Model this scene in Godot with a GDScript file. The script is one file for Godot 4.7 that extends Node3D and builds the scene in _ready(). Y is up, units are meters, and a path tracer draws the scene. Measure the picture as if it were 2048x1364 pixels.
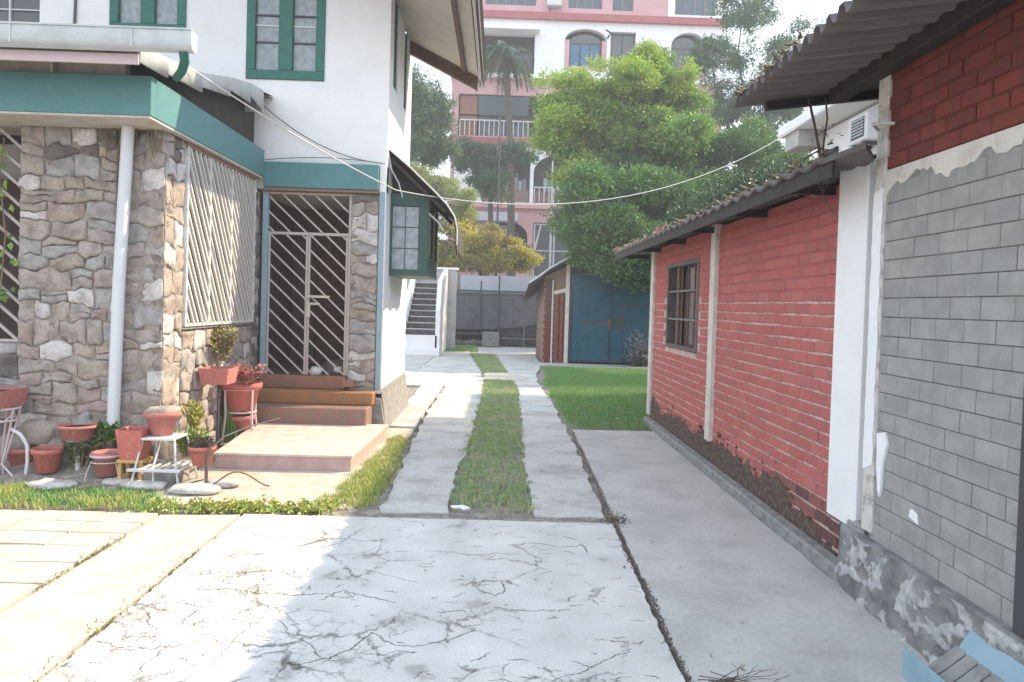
extends Node3D
# A driveway between a white house with a stone porch and red brick sheds. X right, y up, depth runs along -Z.

var rng := RandomNumberGenerator.new()
var M := {}
var taken := {}


func P(x: float, h: float, d: float) -> Vector3:
	return Vector3(x, h, -d)


class MB:
	var st := SurfaceTool.new()
	var count := 0

	func _init(smooth := false):
		st.begin(Mesh.PRIMITIVE_TRIANGLES)
		st.set_smooth_group(0 if smooth else -1)

	func smooth(on: bool) -> MB:
		st.set_smooth_group(0 if on else -1)
		return self

	func tri(a: Vector3, b: Vector3, c: Vector3, n: Vector3):
		var pn := (a - c).cross(a - b)
		if pn.length_squared() < 1e-18:
			return
		st.add_vertex(a)
		if pn.dot(n) >= 0.0:
			st.add_vertex(b)
			st.add_vertex(c)
		else:
			st.add_vertex(c)
			st.add_vertex(b)
		count += 1

	func quad(a: Vector3, b: Vector3, c: Vector3, d: Vector3, n: Vector3):
		tri(a, b, c, n)
		tri(a, c, d, n)

	# a box from corner to corner
	func bx(a: Vector3, b: Vector3, bevel := 0.0) -> MB:
		return box((a + b) * 0.5, (b - a).abs(), Basis.IDENTITY, bevel)

	func box(c: Vector3, s: Vector3, o := Basis.IDENTITY, bevel := 0.0) -> MB:
		var h := s * 0.5
		if bevel <= 0.0:
			for ax in 3:
				for sg in [-1.0, 1.0]:
					var n := Vector3.ZERO
					n[ax] = sg
					var u := Vector3.ZERO
					u[(ax + 1) % 3] = h[(ax + 1) % 3]
					var w := Vector3.ZERO
					w[(ax + 2) % 3] = h[(ax + 2) % 3]
					var m := n * h[ax]
					quad(c + o * (m - u - w), c + o * (m + u - w), c + o * (m + u + w), c + o * (m - u + w), o * n)
			return self
		var bv := minf(bevel, minf(h.x, minf(h.y, h.z)) * 0.9)
		for ax in 3:
			var a1 := (ax + 1) % 3
			var a2 := (ax + 2) % 3
			for sg in [-1.0, 1.0]:
				var n := Vector3.ZERO
				n[ax] = sg
				var q := []
				for k in [[-1, -1], [1, -1], [1, 1], [-1, 1]]:
					var v := n * h[ax]
					v[a1] = k[0] * (h[a1] - bv)
					v[a2] = k[1] * (h[a2] - bv)
					q.append(c + o * v)
				quad(q[0], q[1], q[2], q[3], o * n)
			for s1 in [-1.0, 1.0]:
				for s2 in [-1.0, 1.0]:
					var n := Vector3.ZERO
					n[a1] = s1
					n[a2] = s2
					var q := []
					for k in [[-1, 0], [1, 0], [1, 1], [-1, 1]]:
						var v := Vector3.ZERO
						v[ax] = k[0] * (h[ax] - bv)
						v[a1] = s1 * (h[a1] - (bv if k[1] == 0 else 0.0))
						v[a2] = s2 * (h[a2] - (0.0 if k[1] == 0 else bv))
						q.append(c + o * v)
					quad(q[0], q[1], q[2], q[3], o * n)
		for sx in [-1.0, 1.0]:
			for sy in [-1.0, 1.0]:
				for sz in [-1.0, 1.0]:
					var sv := Vector3(sx, sy, sz)
					tri(c + o * (sv * (h - Vector3(0, bv, bv))), c + o * (sv * (h - Vector3(bv, 0, bv))), c + o * (sv * (h - Vector3(bv, bv, 0))), o * sv)
		return self

	# a bar of rectangular section between two points; w lies along side
	func bar(a: Vector3, b: Vector3, w: float, t: float, side := Vector3.RIGHT, bevel := 0.0) -> MB:
		var y := (b - a).normalized()
		var z := side.cross(y)
		if z.length() < 1e-4:
			z = Vector3.FORWARD.cross(y)
		z = z.normalized()
		return box((a + b) * 0.5, Vector3(w, a.distance_to(b), t), Basis(y.cross(z), y, z), bevel)

	func tube(pts: Array, r, sides := 8, caps := true) -> MB:
		st.set_smooth_group(0)
		var rings := []
		var x := Vector3(0.31, 0.2, 0.93)
		for i in pts.size():
			var a: Vector3 = pts[maxi(i - 1, 0)]
			var b: Vector3 = pts[mini(i + 1, pts.size() - 1)]
			var y := (b - a).normalized()
			x = x - y * x.dot(y)
			if x.length() < 0.02:
				x = y.cross(Vector3.RIGHT)
			x = x.normalized()
			var z := x.cross(y)
			var rad: float = r[i] if r is Array else r
			var ring := []
			for k in sides:
				var t := TAU * k / sides
				ring.append(pts[i] + (x * cos(t) + z * sin(t)) * rad)
			rings.append(ring)
		for i in pts.size() - 1:
			var mid: Vector3 = (pts[i] + pts[i + 1]) * 0.5
			for k in sides:
				var k2 := (k + 1) % sides
				var f: Vector3 = (rings[i][k] + rings[i][k2] + rings[i + 1][k] + rings[i + 1][k2]) * 0.25
				quad(rings[i][k], rings[i][k2], rings[i + 1][k2], rings[i + 1][k], f - mid)
		if caps:
			st.set_smooth_group(-1)
			for e in [0, pts.size() - 1]:
				var other: Vector3 = pts[1] if e == 0 else pts[e - 1]
				for k in range(1, sides - 1):
					tri(rings[e][0], rings[e][k], rings[e][k + 1], pts[e] - other)
		return self

	# profile: [radius, height] pairs from bottom to top (may fold back inside)
	func lathe(profile: Array, at: Vector3, segs := 20, wob := 0.0, sq := 0.0, tilt := Basis.IDENTITY) -> MB:
		st.set_smooth_group(0 if sq <= 0.0 else -1)
		var rings := []
		for p in profile:
			var ring := []
			for k in segs:
				var t := TAU * (k + 0.5) / segs
				var rr: float = p[0] * (1.0 + wob * sin(t * 3.0 + p[1] * 9.0))
				if sq > 0.0:
					rr *= lerpf(1.0, 1.0 / maxf(absf(cos(t)), absf(sin(t))), sq)
				ring.append(at + tilt * Vector3(cos(t) * rr, p[1], sin(t) * rr))
			rings.append(ring)
		for i in profile.size() - 1:
			var dr: float = profile[i + 1][0] - profile[i][0]
			var dh: float = profile[i + 1][1] - profile[i][1]
			for k in segs:
				var k2 := (k + 1) % segs
				var t := TAU * (k + 1.0) / segs
				quad(rings[i][k], rings[i][k2], rings[i + 1][k2], rings[i + 1][k], tilt * Vector3(cos(t) * dh, -dr, sin(t) * dh))
		return self

	# flat outline (in u, v) pushed along n by depth; closed solid
	func prism(poly: PackedVector2Array, o: Vector3, u: Vector3, v: Vector3, n: Vector3, depth: float) -> MB:
		st.set_smooth_group(-1)
		var ids := Geometry2D.triangulate_polygon(poly)
		var f := []
		var bk := []
		for p in poly:
			f.append(o + u * p.x + v * p.y + n * depth)
			bk.append(o + u * p.x + v * p.y)
		for i in range(0, ids.size(), 3):
			tri(f[ids[i]], f[ids[i + 1]], f[ids[i + 2]], n)
			tri(bk[ids[i]], bk[ids[i + 1]], bk[ids[i + 2]], -n)
		var cw := 1.0 if Geometry2D.is_polygon_clockwise(poly) else -1.0
		for i in poly.size():
			var j := (i + 1) % poly.size()
			var e := poly[j] - poly[i]
			var out := Vector2(-e.y, e.x) * cw
			quad(bk[i], bk[j], f[j], f[i], u * out.x + v * out.y)
		return self

	# an irregular stone in a wall face: outline in u, v; stands proud by depth along n
	func stone(poly: PackedVector2Array, o: Vector3, u: Vector3, v: Vector3, n: Vector3, depth: float, r: RandomNumberGenerator) -> MB:
		var c := Vector2.ZERO
		for p in poly:
			c += p / poly.size()
		var rings := []
		var tx := r.randf_range(-0.12, 0.12)
		var ty := r.randf_range(-0.12, 0.12)
		for s in [[1.0, -0.03], [0.985, depth * 0.62], [0.93, depth * 0.95], [0.55, depth * 1.05]]:
			var ring := []
			for p in poly:
				var q: Vector2 = c + (p - c) * (s[0] + r.randf_range(-0.035, 0.015) * float(s[1] > 0.0))
				var z: float = s[1]
				if z > depth * 0.8:
					z += (q.x - c.x) * tx + (q.y - c.y) * ty + r.randf_range(-0.24, 0.24) * depth
				ring.append(o + u * q.x + v * q.y + n * z)
			rings.append(ring)
		var cc := o + u * c.x + v * c.y
		for i in 3:
			st.set_smooth_group(0 if i > 0 else -1)
			for k in poly.size():
				var k2 := (k + 1) % poly.size()
				var f: Vector3 = (rings[i][k] + rings[i + 1][k2]) * 0.5
				quad(rings[i][k], rings[i][k2], rings[i + 1][k2], rings[i + 1][k], (f - cc) + n * (0.02 if i > 0 else 0.0) * 6.0)
		var top := cc + n * depth * r.randf_range(0.95, 1.15)
		for k in poly.size():
			tri(rings[3][k], rings[3][(k + 1) % poly.size()], top, n)
		return self

	func leaf(at: Vector3, dir: Vector3, side: Vector3, l: float, w: float, fold := 0.2):
		var n := dir.cross(side).normalized()
		var tip := at + dir * l - n * l * fold
		var a := at + dir * l * 0.45 + side * w * 0.5 + n * w * fold
		var b := at + dir * l * 0.45 - side * w * 0.5 + n * w * fold
		st.set_smooth_group(-1)
		tri(at, a, tip, n)
		tri(at, tip, b, n)

	func done() -> ArrayMesh:
		st.generate_normals()
		return st.commit()


func mesh_of(x) -> Mesh:
	return x.done() if x is MB else x


func free_name(called: String, parent: Node) -> String:
	var key := str(parent.get_instance_id()) + called
	taken[key] = taken.get(key, -1) + 1
	return called if taken[key] == 0 else "%s_%03d" % [called, taken[key]]


func part(called: String, shape, mat: Material, parent: Node, at := Vector3.ZERO) -> MeshInstance3D:
	var o := MeshInstance3D.new()
	o.mesh = mesh_of(shape)
	o.material_override = mat
	o.position = at
	o.name = free_name(called, parent)
	parent.add_child(o, true)
	return o


func thing(called: String, label: String, category: String, group := "", at := Vector3.ZERO) -> Node3D:
	var o := Node3D.new()
	o.name = free_name(called, self)
	o.position = at
	add_child(o, true)
	return tag(o, label, category, group)


func tag(o: Node3D, label: String, category: String, group := "") -> Node3D:
	o.set_meta("label", label)
	o.set_meta("category", category)
	if group:
		o.set_meta("group", group)
	return o


func solo(called: String, shape, mat: Material, label: String, category: String, group := "") -> Node3D:
	return tag(part(called, shape, mat, self), label, category, group)


func struct(called: String, shape, mat: Material) -> MeshInstance3D:
	var o := part(called, shape, mat, self)
	o.set_meta("kind", "structure")
	return o


func stuff(o: Node) -> Node:
	o.set_meta("kind", "stuff")
	return o


func sub(parent: Node3D, called: String) -> Node3D:
	var o := Node3D.new()
	o.name = free_name(called, parent)
	parent.add_child(o, true)
	return o


# ---------------------------------------------------------------- materials
func noise(seed_: int, freq: float, oct := 4) -> FastNoiseLite:
	var n := FastNoiseLite.new()
	n.seed = seed_
	n.frequency = freq
	n.noise_type = FastNoiseLite.TYPE_SIMPLEX_SMOOTH
	n.fractal_octaves = oct
	return n


func col(r: float, g: float, b: float) -> Color:
	return Color(r, g, b)


# a grained surface: base and second colour (linear albedo) mixed in patches, with coarse and fine speckle
func grained(key: String, base: Color, second: Color, patch := 0.5, coarse := 0.12, fine := 0.10, scale := 0.6, rough := 0.85, bump := 2.0, size := 256, sharp := 0.25) -> StandardMaterial3D:
	var sd := hash(key) % 9973
	var a := noise(sd, 5.0 / size).get_seamless_image(size, size)
	var b := noise(sd + 7, 26.0 / size).get_seamless_image(size, size)
	var c := noise(sd + 13, 90.0 / size, 2).get_seamless_image(size, size)
	var da := a.get_data()
	var db := b.get_data()
	var dc := c.get_data()
	var out := PackedByteArray()
	out.resize(size * size * 3)
	var hgt := PackedByteArray()
	hgt.resize(size * size)
	var gam := PackedByteArray()
	gam.resize(1025)
	for i in 1025:
		gam[i] = int(round(Color(i / 1024.0, 0, 0).linear_to_srgb().r * 255.0))
	for i in size * size:
		var na := da[i] / 255.0
		var nb := db[i] / 255.0
		var nc := dc[i] / 255.0
		var t := clampf((na * 0.6 + nb * 0.4 - (1.0 - patch)) / sharp + 0.5, 0.0, 1.0)
		var k := (1.0 + coarse * (nb - 0.5) * 2.0) * (1.0 + fine * (nc - 0.5) * 2.0)
		out[i * 3] = gam[clampi(int(lerpf(base.r, second.r, t) * k * 1024.0), 0, 1024)]
		out[i * 3 + 1] = gam[clampi(int(lerpf(base.g, second.g, t) * k * 1024.0), 0, 1024)]
		out[i * 3 + 2] = gam[clampi(int(lerpf(base.b, second.b, t) * k * 1024.0), 0, 1024)]
		hgt[i] = clampi(int((na * 0.4 + nb * 0.35 + nc * 0.25) * 255.0), 0, 255)
	var m := StandardMaterial3D.new()
	m.albedo_texture = ImageTexture.create_from_image(Image.create_from_data(size, size, false, Image.FORMAT_RGB8, out))
	if bump > 0.0:
		var hi := Image.create_from_data(size, size, false, Image.FORMAT_L8, hgt)
		hi.convert(Image.FORMAT_RGBA8)
		hi.bump_map_to_normal_map(bump)
		m.normal_enabled = true
		m.normal_texture = ImageTexture.create_from_image(hi)
	m.uv1_triplanar = true
	m.uv1_world_triplanar = true
	m.uv1_scale = Vector3.ONE * scale
	m.roughness = rough
	m.cull_mode = BaseMaterial3D.CULL_DISABLED
	M[key] = m
	return m


# the same grain in another tone
func tint(key: String, of: String, c: Color) -> StandardMaterial3D:
	var m: StandardMaterial3D = M[of].duplicate()
	m.albedo_color = c
	M[key] = m
	return m


func flat(key: String, lin: Color, rough := 0.6, metal := 0.0) -> StandardMaterial3D:
	var m := StandardMaterial3D.new()
	m.albedo_color = lin.linear_to_srgb()
	m.roughness = rough
	m.metallic = metal
	m.cull_mode = BaseMaterial3D.CULL_DISABLED
	M[key] = m
	return m


func leafy(key: String, back: Color) -> StandardMaterial3D:
	var m := StandardMaterial3D.new()
	m.albedo_color = Color.WHITE
	m.vertex_color_use_as_albedo = true
	m.roughness = 0.55
	m.backlight_enabled = true
	m.backlight = back
	m.cull_mode = BaseMaterial3D.CULL_DISABLED
	M[key] = m
	return m


func _ready():
	rng.seed = 20240
	# ---- camera
	var cam := Camera3D.new()
	cam.name = "camera"
	cam.position = Vector3(0, 1.6, 0)
	cam.basis = Basis(Vector3.UP, deg_to_rad(-1.03)) * Basis(Vector3.RIGHT, deg_to_rad(-1.4)) * Basis(Vector3.BACK, deg_to_rad(1.7))
	cam.near = 0.05
	cam.far = 600.0
	cam.projection = Camera3D.PROJECTION_FRUSTUM
	cam.size = 2.0 * 0.05 * 682.0 / 1450.0
	cam.frustum_offset = Vector2(0.0, -36.0 / 1450.0 * 0.05)
	add_child(cam)
	cam.current = true
	# ---- sky, haze, exposure
	var sky := ProceduralSkyMaterial.new()
	sky.sky_top_color = Color(0.85, 0.905, 0.97)
	sky.sky_horizon_color = Color(0.97, 0.98, 1.0)
	sky.sky_curve = 0.12
	sky.ground_horizon_color = Color(0.80, 0.80, 0.78)
	sky.ground_bottom_color = Color(0.40, 0.38, 0.35)
	sky.sky_energy_multiplier = 1.0
	sky.sun_angle_max = 1.0
	var env := Environment.new()
	env.background_mode = Environment.BG_SKY
	env.sky = Sky.new()
	env.sky.sky_material = sky
	env.tonemap_mode = Environment.TONE_MAPPER_LINEAR
	env.tonemap_exposure = 2.4
	env.sdfgi_enabled = true
	env.ssao_enabled = true
	env.ssil_enabled = true
	env.fog_enabled = true
	env.fog_density = 0.0034
	env.fog_light_color = Color(0.95, 0.97, 1.0)
	var we := WorldEnvironment.new()
	we.name = "world"
	we.environment = env
	add_child(we)
	# ---- the sun: high on the right, a little behind the scene
	var sun := DirectionalLight3D.new()
	sun.name = "sun"
	sun.light_energy = 1.2
	sun.light_color = Color(1.0, 0.90, 0.76)
	sun.light_angular_distance = 0.5
	sun.shadow_enabled = true
	add_child(sun)
	sun.look_at_from_position(Vector3.ZERO, Vector3(-1.15, -1.0, 0.575), Vector3.UP)

	make_materials()
	make_ground()
	make_house()
	make_porch()
	make_entrance()
	make_brick_shed()
	make_block_building()
	make_blue_shed()
	make_backdrop()
	make_apartments()
	make_white_house()
	make_trees()
	make_grass()
	make_pots()
	make_wires()


func make_materials():
	grained("concrete", col(0.60, 0.59, 0.575), col(0.52, 0.51, 0.49), 0.45, 0.06, 0.07, 0.5, 0.9, 0.9, 512)
	grained("concrete_smooth", col(0.475, 0.466, 0.445), col(0.385, 0.377, 0.358), 0.42, 0.10, 0.12, 0.30, 0.85, 0.5, 512)
	grained("concrete_worn", col(0.50, 0.49, 0.47), col(0.34, 0.33, 0.31), 0.40, 0.10, 0.16, 0.27, 0.92, 1.6, 512, 0.30)
	grained("paving", col(0.52, 0.47, 0.41), col(0.45, 0.40, 0.34), 0.45, 0.05, 0.06, 0.6, 0.9, 0.8, 256)
	grained("soil", col(0.20, 0.175, 0.15), col(0.31, 0.285, 0.25), 0.45, 0.25, 0.25, 1.2, 1.0, 3.0, 256)
	grained("dry_soil", col(0.50, 0.46, 0.40), col(0.42, 0.37, 0.30), 0.45, 0.12, 0.15, 0.9, 1.0, 2.0, 256)
	grained("whitewash", col(0.83, 0.83, 0.83), col(0.79, 0.79, 0.785), 0.42, 0.02, 0.02, 0.4, 0.8, 0.35, 512)
	grained("cream", col(0.66, 0.63, 0.57), col(0.55, 0.51, 0.45), 0.42, 0.05, 0.05, 0.9, 0.8, 0.7, 256)
	grained("peeling", col(0.62, 0.59, 0.54), col(0.36, 0.34, 0.31), 0.36, 0.10, 0.10, 1.6, 0.9, 1.5, 256, 0.12)
	grained("teal", col(0.078, 0.220, 0.232), col(0.088, 0.235, 0.245), 0.5, 0.03, 0.03, 0.5, 0.55, 0.3, 256)
	grained("green_paint", col(0.012, 0.120, 0.090), col(0.018, 0.145, 0.110), 0.5, 0.04, 0.04, 1.5, 0.45, 0.3, 256)
	grained("mortar", col(0.33, 0.29, 0.265), col(0.17, 0.142, 0.126), 0.42, 0.28, 0.26, 1.3, 1.0, 8.0, 512)
	grained("stone", col(0.41, 0.365, 0.335), col(0.215, 0.185, 0.165), 0.42, 0.32, 0.32, 1.1, 0.95, 9.0, 512, 0.35)
	tint("stone_light", "stone", Color(1.20, 1.24, 1.27))
	tint("stone_tan", "stone", Color(1.0, 0.99, 0.97))
	tint("stone_pink", "stone", Color(1.0, 0.95, 0.95))
	tint("stone_grey", "stone", Color(0.98, 1.02, 1.05))
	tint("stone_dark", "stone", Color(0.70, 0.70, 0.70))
	tint("stone_red", "stone", Color(1.05, 0.62, 0.60))
	grained("red_brick", col(0.47, 0.120, 0.112), col(0.40, 0.150, 0.138), 0.45, 0.14, 0.14, 2.2, 0.85, 3.0, 512)
	tint("red_brick_dull", "red_brick", Color(0.96, 0.98, 0.98))
	tint("red_brick_bright", "red_brick", Color(1.02, 1.05, 1.04))
	grained("stained_brick", col(0.33, 0.105, 0.090), col(0.19, 0.090, 0.072), 0.5, 0.25, 0.2, 2.5, 0.95, 3.0, 256)
	tint("stained_brick_dark", "stained_brick", Color(0.75, 0.85, 0.9))
	grained("old_brick", col(0.205, 0.043, 0.033), col(0.150, 0.045, 0.036), 0.45, 0.14, 0.12, 2.2, 0.9, 2.0, 256)
	tint("old_brick_dull", "old_brick", Color(0.90, 0.95, 0.95))
	grained("pale_mortar", col(0.60, 0.50, 0.44), col(0.47, 0.27, 0.23), 0.45, 0.15, 0.15, 2.5, 0.95, 3.0, 256)
	grained("grey_block", col(0.335, 0.328, 0.315), col(0.285, 0.280, 0.268), 0.5, 0.07, 0.12, 1.3, 0.92, 1.2, 512)
	tint("grey_block_dull", "grey_block", Color(0.975, 0.975, 0.98))
	tint("grey_block_pale", "grey_block", Color(1.02, 1.02, 1.015))
	grained("landing_edge", col(0.50, 0.36, 0.335), col(0.44, 0.30, 0.28), 0.5, 0.08, 0.08, 1.2, 0.85, 1.0, 256)
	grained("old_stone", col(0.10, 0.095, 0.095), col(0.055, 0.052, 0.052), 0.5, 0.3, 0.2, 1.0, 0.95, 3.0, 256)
	grained("bay_green", col(0.022, 0.075, 0.060), col(0.030, 0.090, 0.072), 0.5, 0.06, 0.05, 1.5, 0.5, 0.4, 256)
	flat("joint", col(0.17, 0.168, 0.163), 0.95)
	grained("render_dark", col(0.085, 0.060, 0.048), col(0.19, 0.135, 0.105), 0.42, 0.4, 0.4, 3.0, 1.0, 5.0, 256)
	grained("cement", col(0.30, 0.30, 0.29), col(0.20, 0.20, 0.195), 0.45, 0.15, 0.14, 1.5, 0.95, 3.0, 256)
	grained("sheet_metal", col(0.12, 0.105, 0.10), col(0.085, 0.070, 0.062), 0.45, 0.10, 0.08, 1.0, 0.6, 0.8, 256)
	grained("soffit", col(0.56, 0.53, 0.48), col(0.47, 0.44, 0.39), 0.45, 0.06, 0.05, 0.7, 0.85, 0.6, 256)
	grained("brown_wood", col(0.15, 0.085, 0.065), col(0.10, 0.055, 0.042), 0.5, 0.15, 0.15, 1.4, 0.75, 1.5, 256)
	M["brown_wood"].uv1_scale = Vector3(0.6, 4.0, 4.0)
	grained("dark_wood", col(0.045, 0.038, 0.033), col(0.03, 0.025, 0.022), 0.5, 0.2, 0.2, 1.4, 0.7, 1.5, 256)
	grained("zinc", col(0.50, 0.54, 0.55), col(0.42, 0.46, 0.47), 0.45, 0.06, 0.04, 0.8, 0.42, 0.4, 256)
	grained("terracotta", col(0.50, 0.135, 0.105), col(0.50, 0.24, 0.20), 0.36, 0.14, 0.12, 3.5, 0.8, 1.2, 256)
	tint("terracotta_old", "terracotta", Color(0.95, 1.05, 1.1))
	grained("step_red", col(0.30, 0.145, 0.10), col(0.24, 0.13, 0.095), 0.45, 0.10, 0.10, 1.2, 0.8, 1.0, 256)
	grained("step_ochre", col(0.36, 0.175, 0.075), col(0.28, 0.15, 0.08), 0.45, 0.10, 0.10, 1.2, 0.8, 1.0, 256)
	grained("step_brown", col(0.23, 0.165, 0.13), col(0.28, 0.15, 0.12), 0.45, 0.12, 0.10, 1.2, 0.8, 1.2, 256)
	grained("landing", col(0.60, 0.51, 0.46), col(0.52, 0.40, 0.36), 0.42, 0.06, 0.06, 0.9, 0.8, 0.8, 256)
	grained("pink_wall", col(0.62, 0.37, 0.375), col(0.56, 0.33, 0.335), 0.5, 0.04, 0.03, 0.12, 0.85, 0.3, 256)
	grained("rose_band", col(0.42, 0.13, 0.14), col(0.36, 0.11, 0.12), 0.5, 0.05, 0.05, 0.2, 0.85, 0.3, 256)
	grained("blue_paint", col(0.022, 0.098, 0.150), col(0.018, 0.078, 0.112), 0.45, 0.15, 0.08, 0.6, 0.55, 0.7, 256)
	grained("pale_blue", col(0.27, 0.40, 0.47), col(0.23, 0.35, 0.42), 0.45, 0.06, 0.05, 1.0, 0.5, 0.5, 256)
	grained("panel_grey", col(0.125, 0.125, 0.142), col(0.080, 0.080, 0.092), 0.42, 0.14, 0.08, 0.35, 0.6, 0.8, 256)
	grained("panel_pale", col(0.52, 0.54, 0.60), col(0.47, 0.49, 0.54), 0.42, 0.05, 0.04, 0.35, 0.6, 0.4, 256)
	grained("bark", col(0.13, 0.105, 0.085), col(0.08, 0.065, 0.05), 0.5, 0.25, 0.2, 1.5, 0.95, 4.0, 256)
	grained("frosted", col(0.33, 0.38, 0.40), col(0.24, 0.28, 0.31), 0.5, 0.20, 0.10, 1.6, 0.25, 0.5, 256)
	grained("asphalt_felt", col(0.075, 0.06, 0.05), col(0.05, 0.042, 0.037), 0.5, 0.2, 0.2, 2.0, 0.9, 2.0, 256)
	flat("white_metal", col(0.62, 0.62, 0.63), 0.45)
	flat("pink_metal", col(0.60, 0.48, 0.50), 0.5)
	flat("grey_slat", col(0.60, 0.60, 0.59), 0.6)
	flat("grille", col(0.44, 0.40, 0.385), 0.5)
	flat("dark_metal", col(0.055, 0.055, 0.06), 0.5)
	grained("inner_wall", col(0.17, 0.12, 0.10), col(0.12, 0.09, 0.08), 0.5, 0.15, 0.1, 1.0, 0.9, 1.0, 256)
	grained("loggia", col(0.20, 0.19, 0.21), col(0.15, 0.145, 0.165), 0.5, 0.1, 0.05, 0.2, 0.9, 0.3, 256)
	flat("curtain", col(0.36, 0.33, 0.35), 0.9)
	flat("pvc", col(0.60, 0.63, 0.66), 0.35)
	flat("cable_white", col(0.55, 0.55, 0.52), 0.6)
	flat("cable_dark", col(0.10, 0.10, 0.10), 0.6)
	flat("rust", col(0.26, 0.10, 0.05), 0.9)
	flat("potting_soil", col(0.045, 0.03, 0.024), 1.0)
	flat("yellow_wood", col(0.55, 0.33, 0.12), 0.7)
	flat("paper", col(0.75, 0.75, 0.73), 0.8)
	flat("sky_glass", col(0.07, 0.10, 0.13), 0.08)
	flat("blue_glass", col(0.04, 0.15, 0.26), 0.12)
	flat("grey_glass", col(0.10, 0.11, 0.115), 0.15)
	var pane := flat("pane", col(0.55, 0.62, 0.62), 0.05)
	pane.transparency = BaseMaterial3D.TRANSPARENCY_ALPHA
	pane.albedo_color.a = 0.22
	var g: StandardMaterial3D = grained("tinted", col(0.93, 0.93, 0.93), col(0.72, 0.72, 0.72), 0.45, 0.2, 0.25, 2.2, 0.95, 5.0, 256)
	g.vertex_color_use_as_albedo = true
	leafy("leaf", Color(0.60, 0.72, 0.16))
	leafy("leaf_gold", Color(0.75, 0.72, 0.16))
	leafy("leaf_dark", Color(0.34, 0.44, 0.20))
	leafy("grass", Color(0.18, 0.26, 0.05))
	flat("leaf_plain", col(0.07, 0.16, 0.035), 0.55)
	flat("leaf_bright", col(0.19, 0.30, 0.04), 0.55)
	flat("leaf_yellow", col(0.36, 0.36, 0.05), 0.55)
	flat("palm_green", col(0.05, 0.12, 0.06), 0.5)
	flat("green_screen", col(0.07, 0.10, 0.105), 0.6)
	flat("leaf_dry", col(0.22, 0.17, 0.10), 0.8)
	for k in ["leaf_plain", "leaf_bright", "leaf_yellow"]:
		M[k].backlight_enabled = true
		M[k].backlight = Color(0.18, 0.26, 0.04)


# ---------------------------------------------------------------- the ground
func v2(a: Array) -> PackedVector2Array:
	var p := PackedVector2Array()
	for i in range(0, a.size(), 2):
		p.append(Vector2(a[i], a[i + 1]))
	return p


# an outline with its edges broken up into small uneven steps
func ragged(p: PackedVector2Array, step: float, amp: float) -> PackedVector2Array:
	var out := PackedVector2Array()
	for i in p.size():
		var a := p[i]
		var b := p[(i + 1) % p.size()]
		var n := maxi(1, int(a.distance_to(b) / step))
		for k in n:
			var q := a.lerp(b, float(k) / n)
			if k > 0:
				q += Vector2(rng.randf_range(-amp, amp), rng.randf_range(-amp, amp))
			out.append(q)
	return out


# a slab lying on the ground: outline in x and depth
func slab(poly: PackedVector2Array, top: float, thick: float) -> MB:
	return MB.new().prism(poly, Vector3(0, top - thick, 0), Vector3.RIGHT, Vector3.FORWARD, Vector3.UP, thick)


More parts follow.
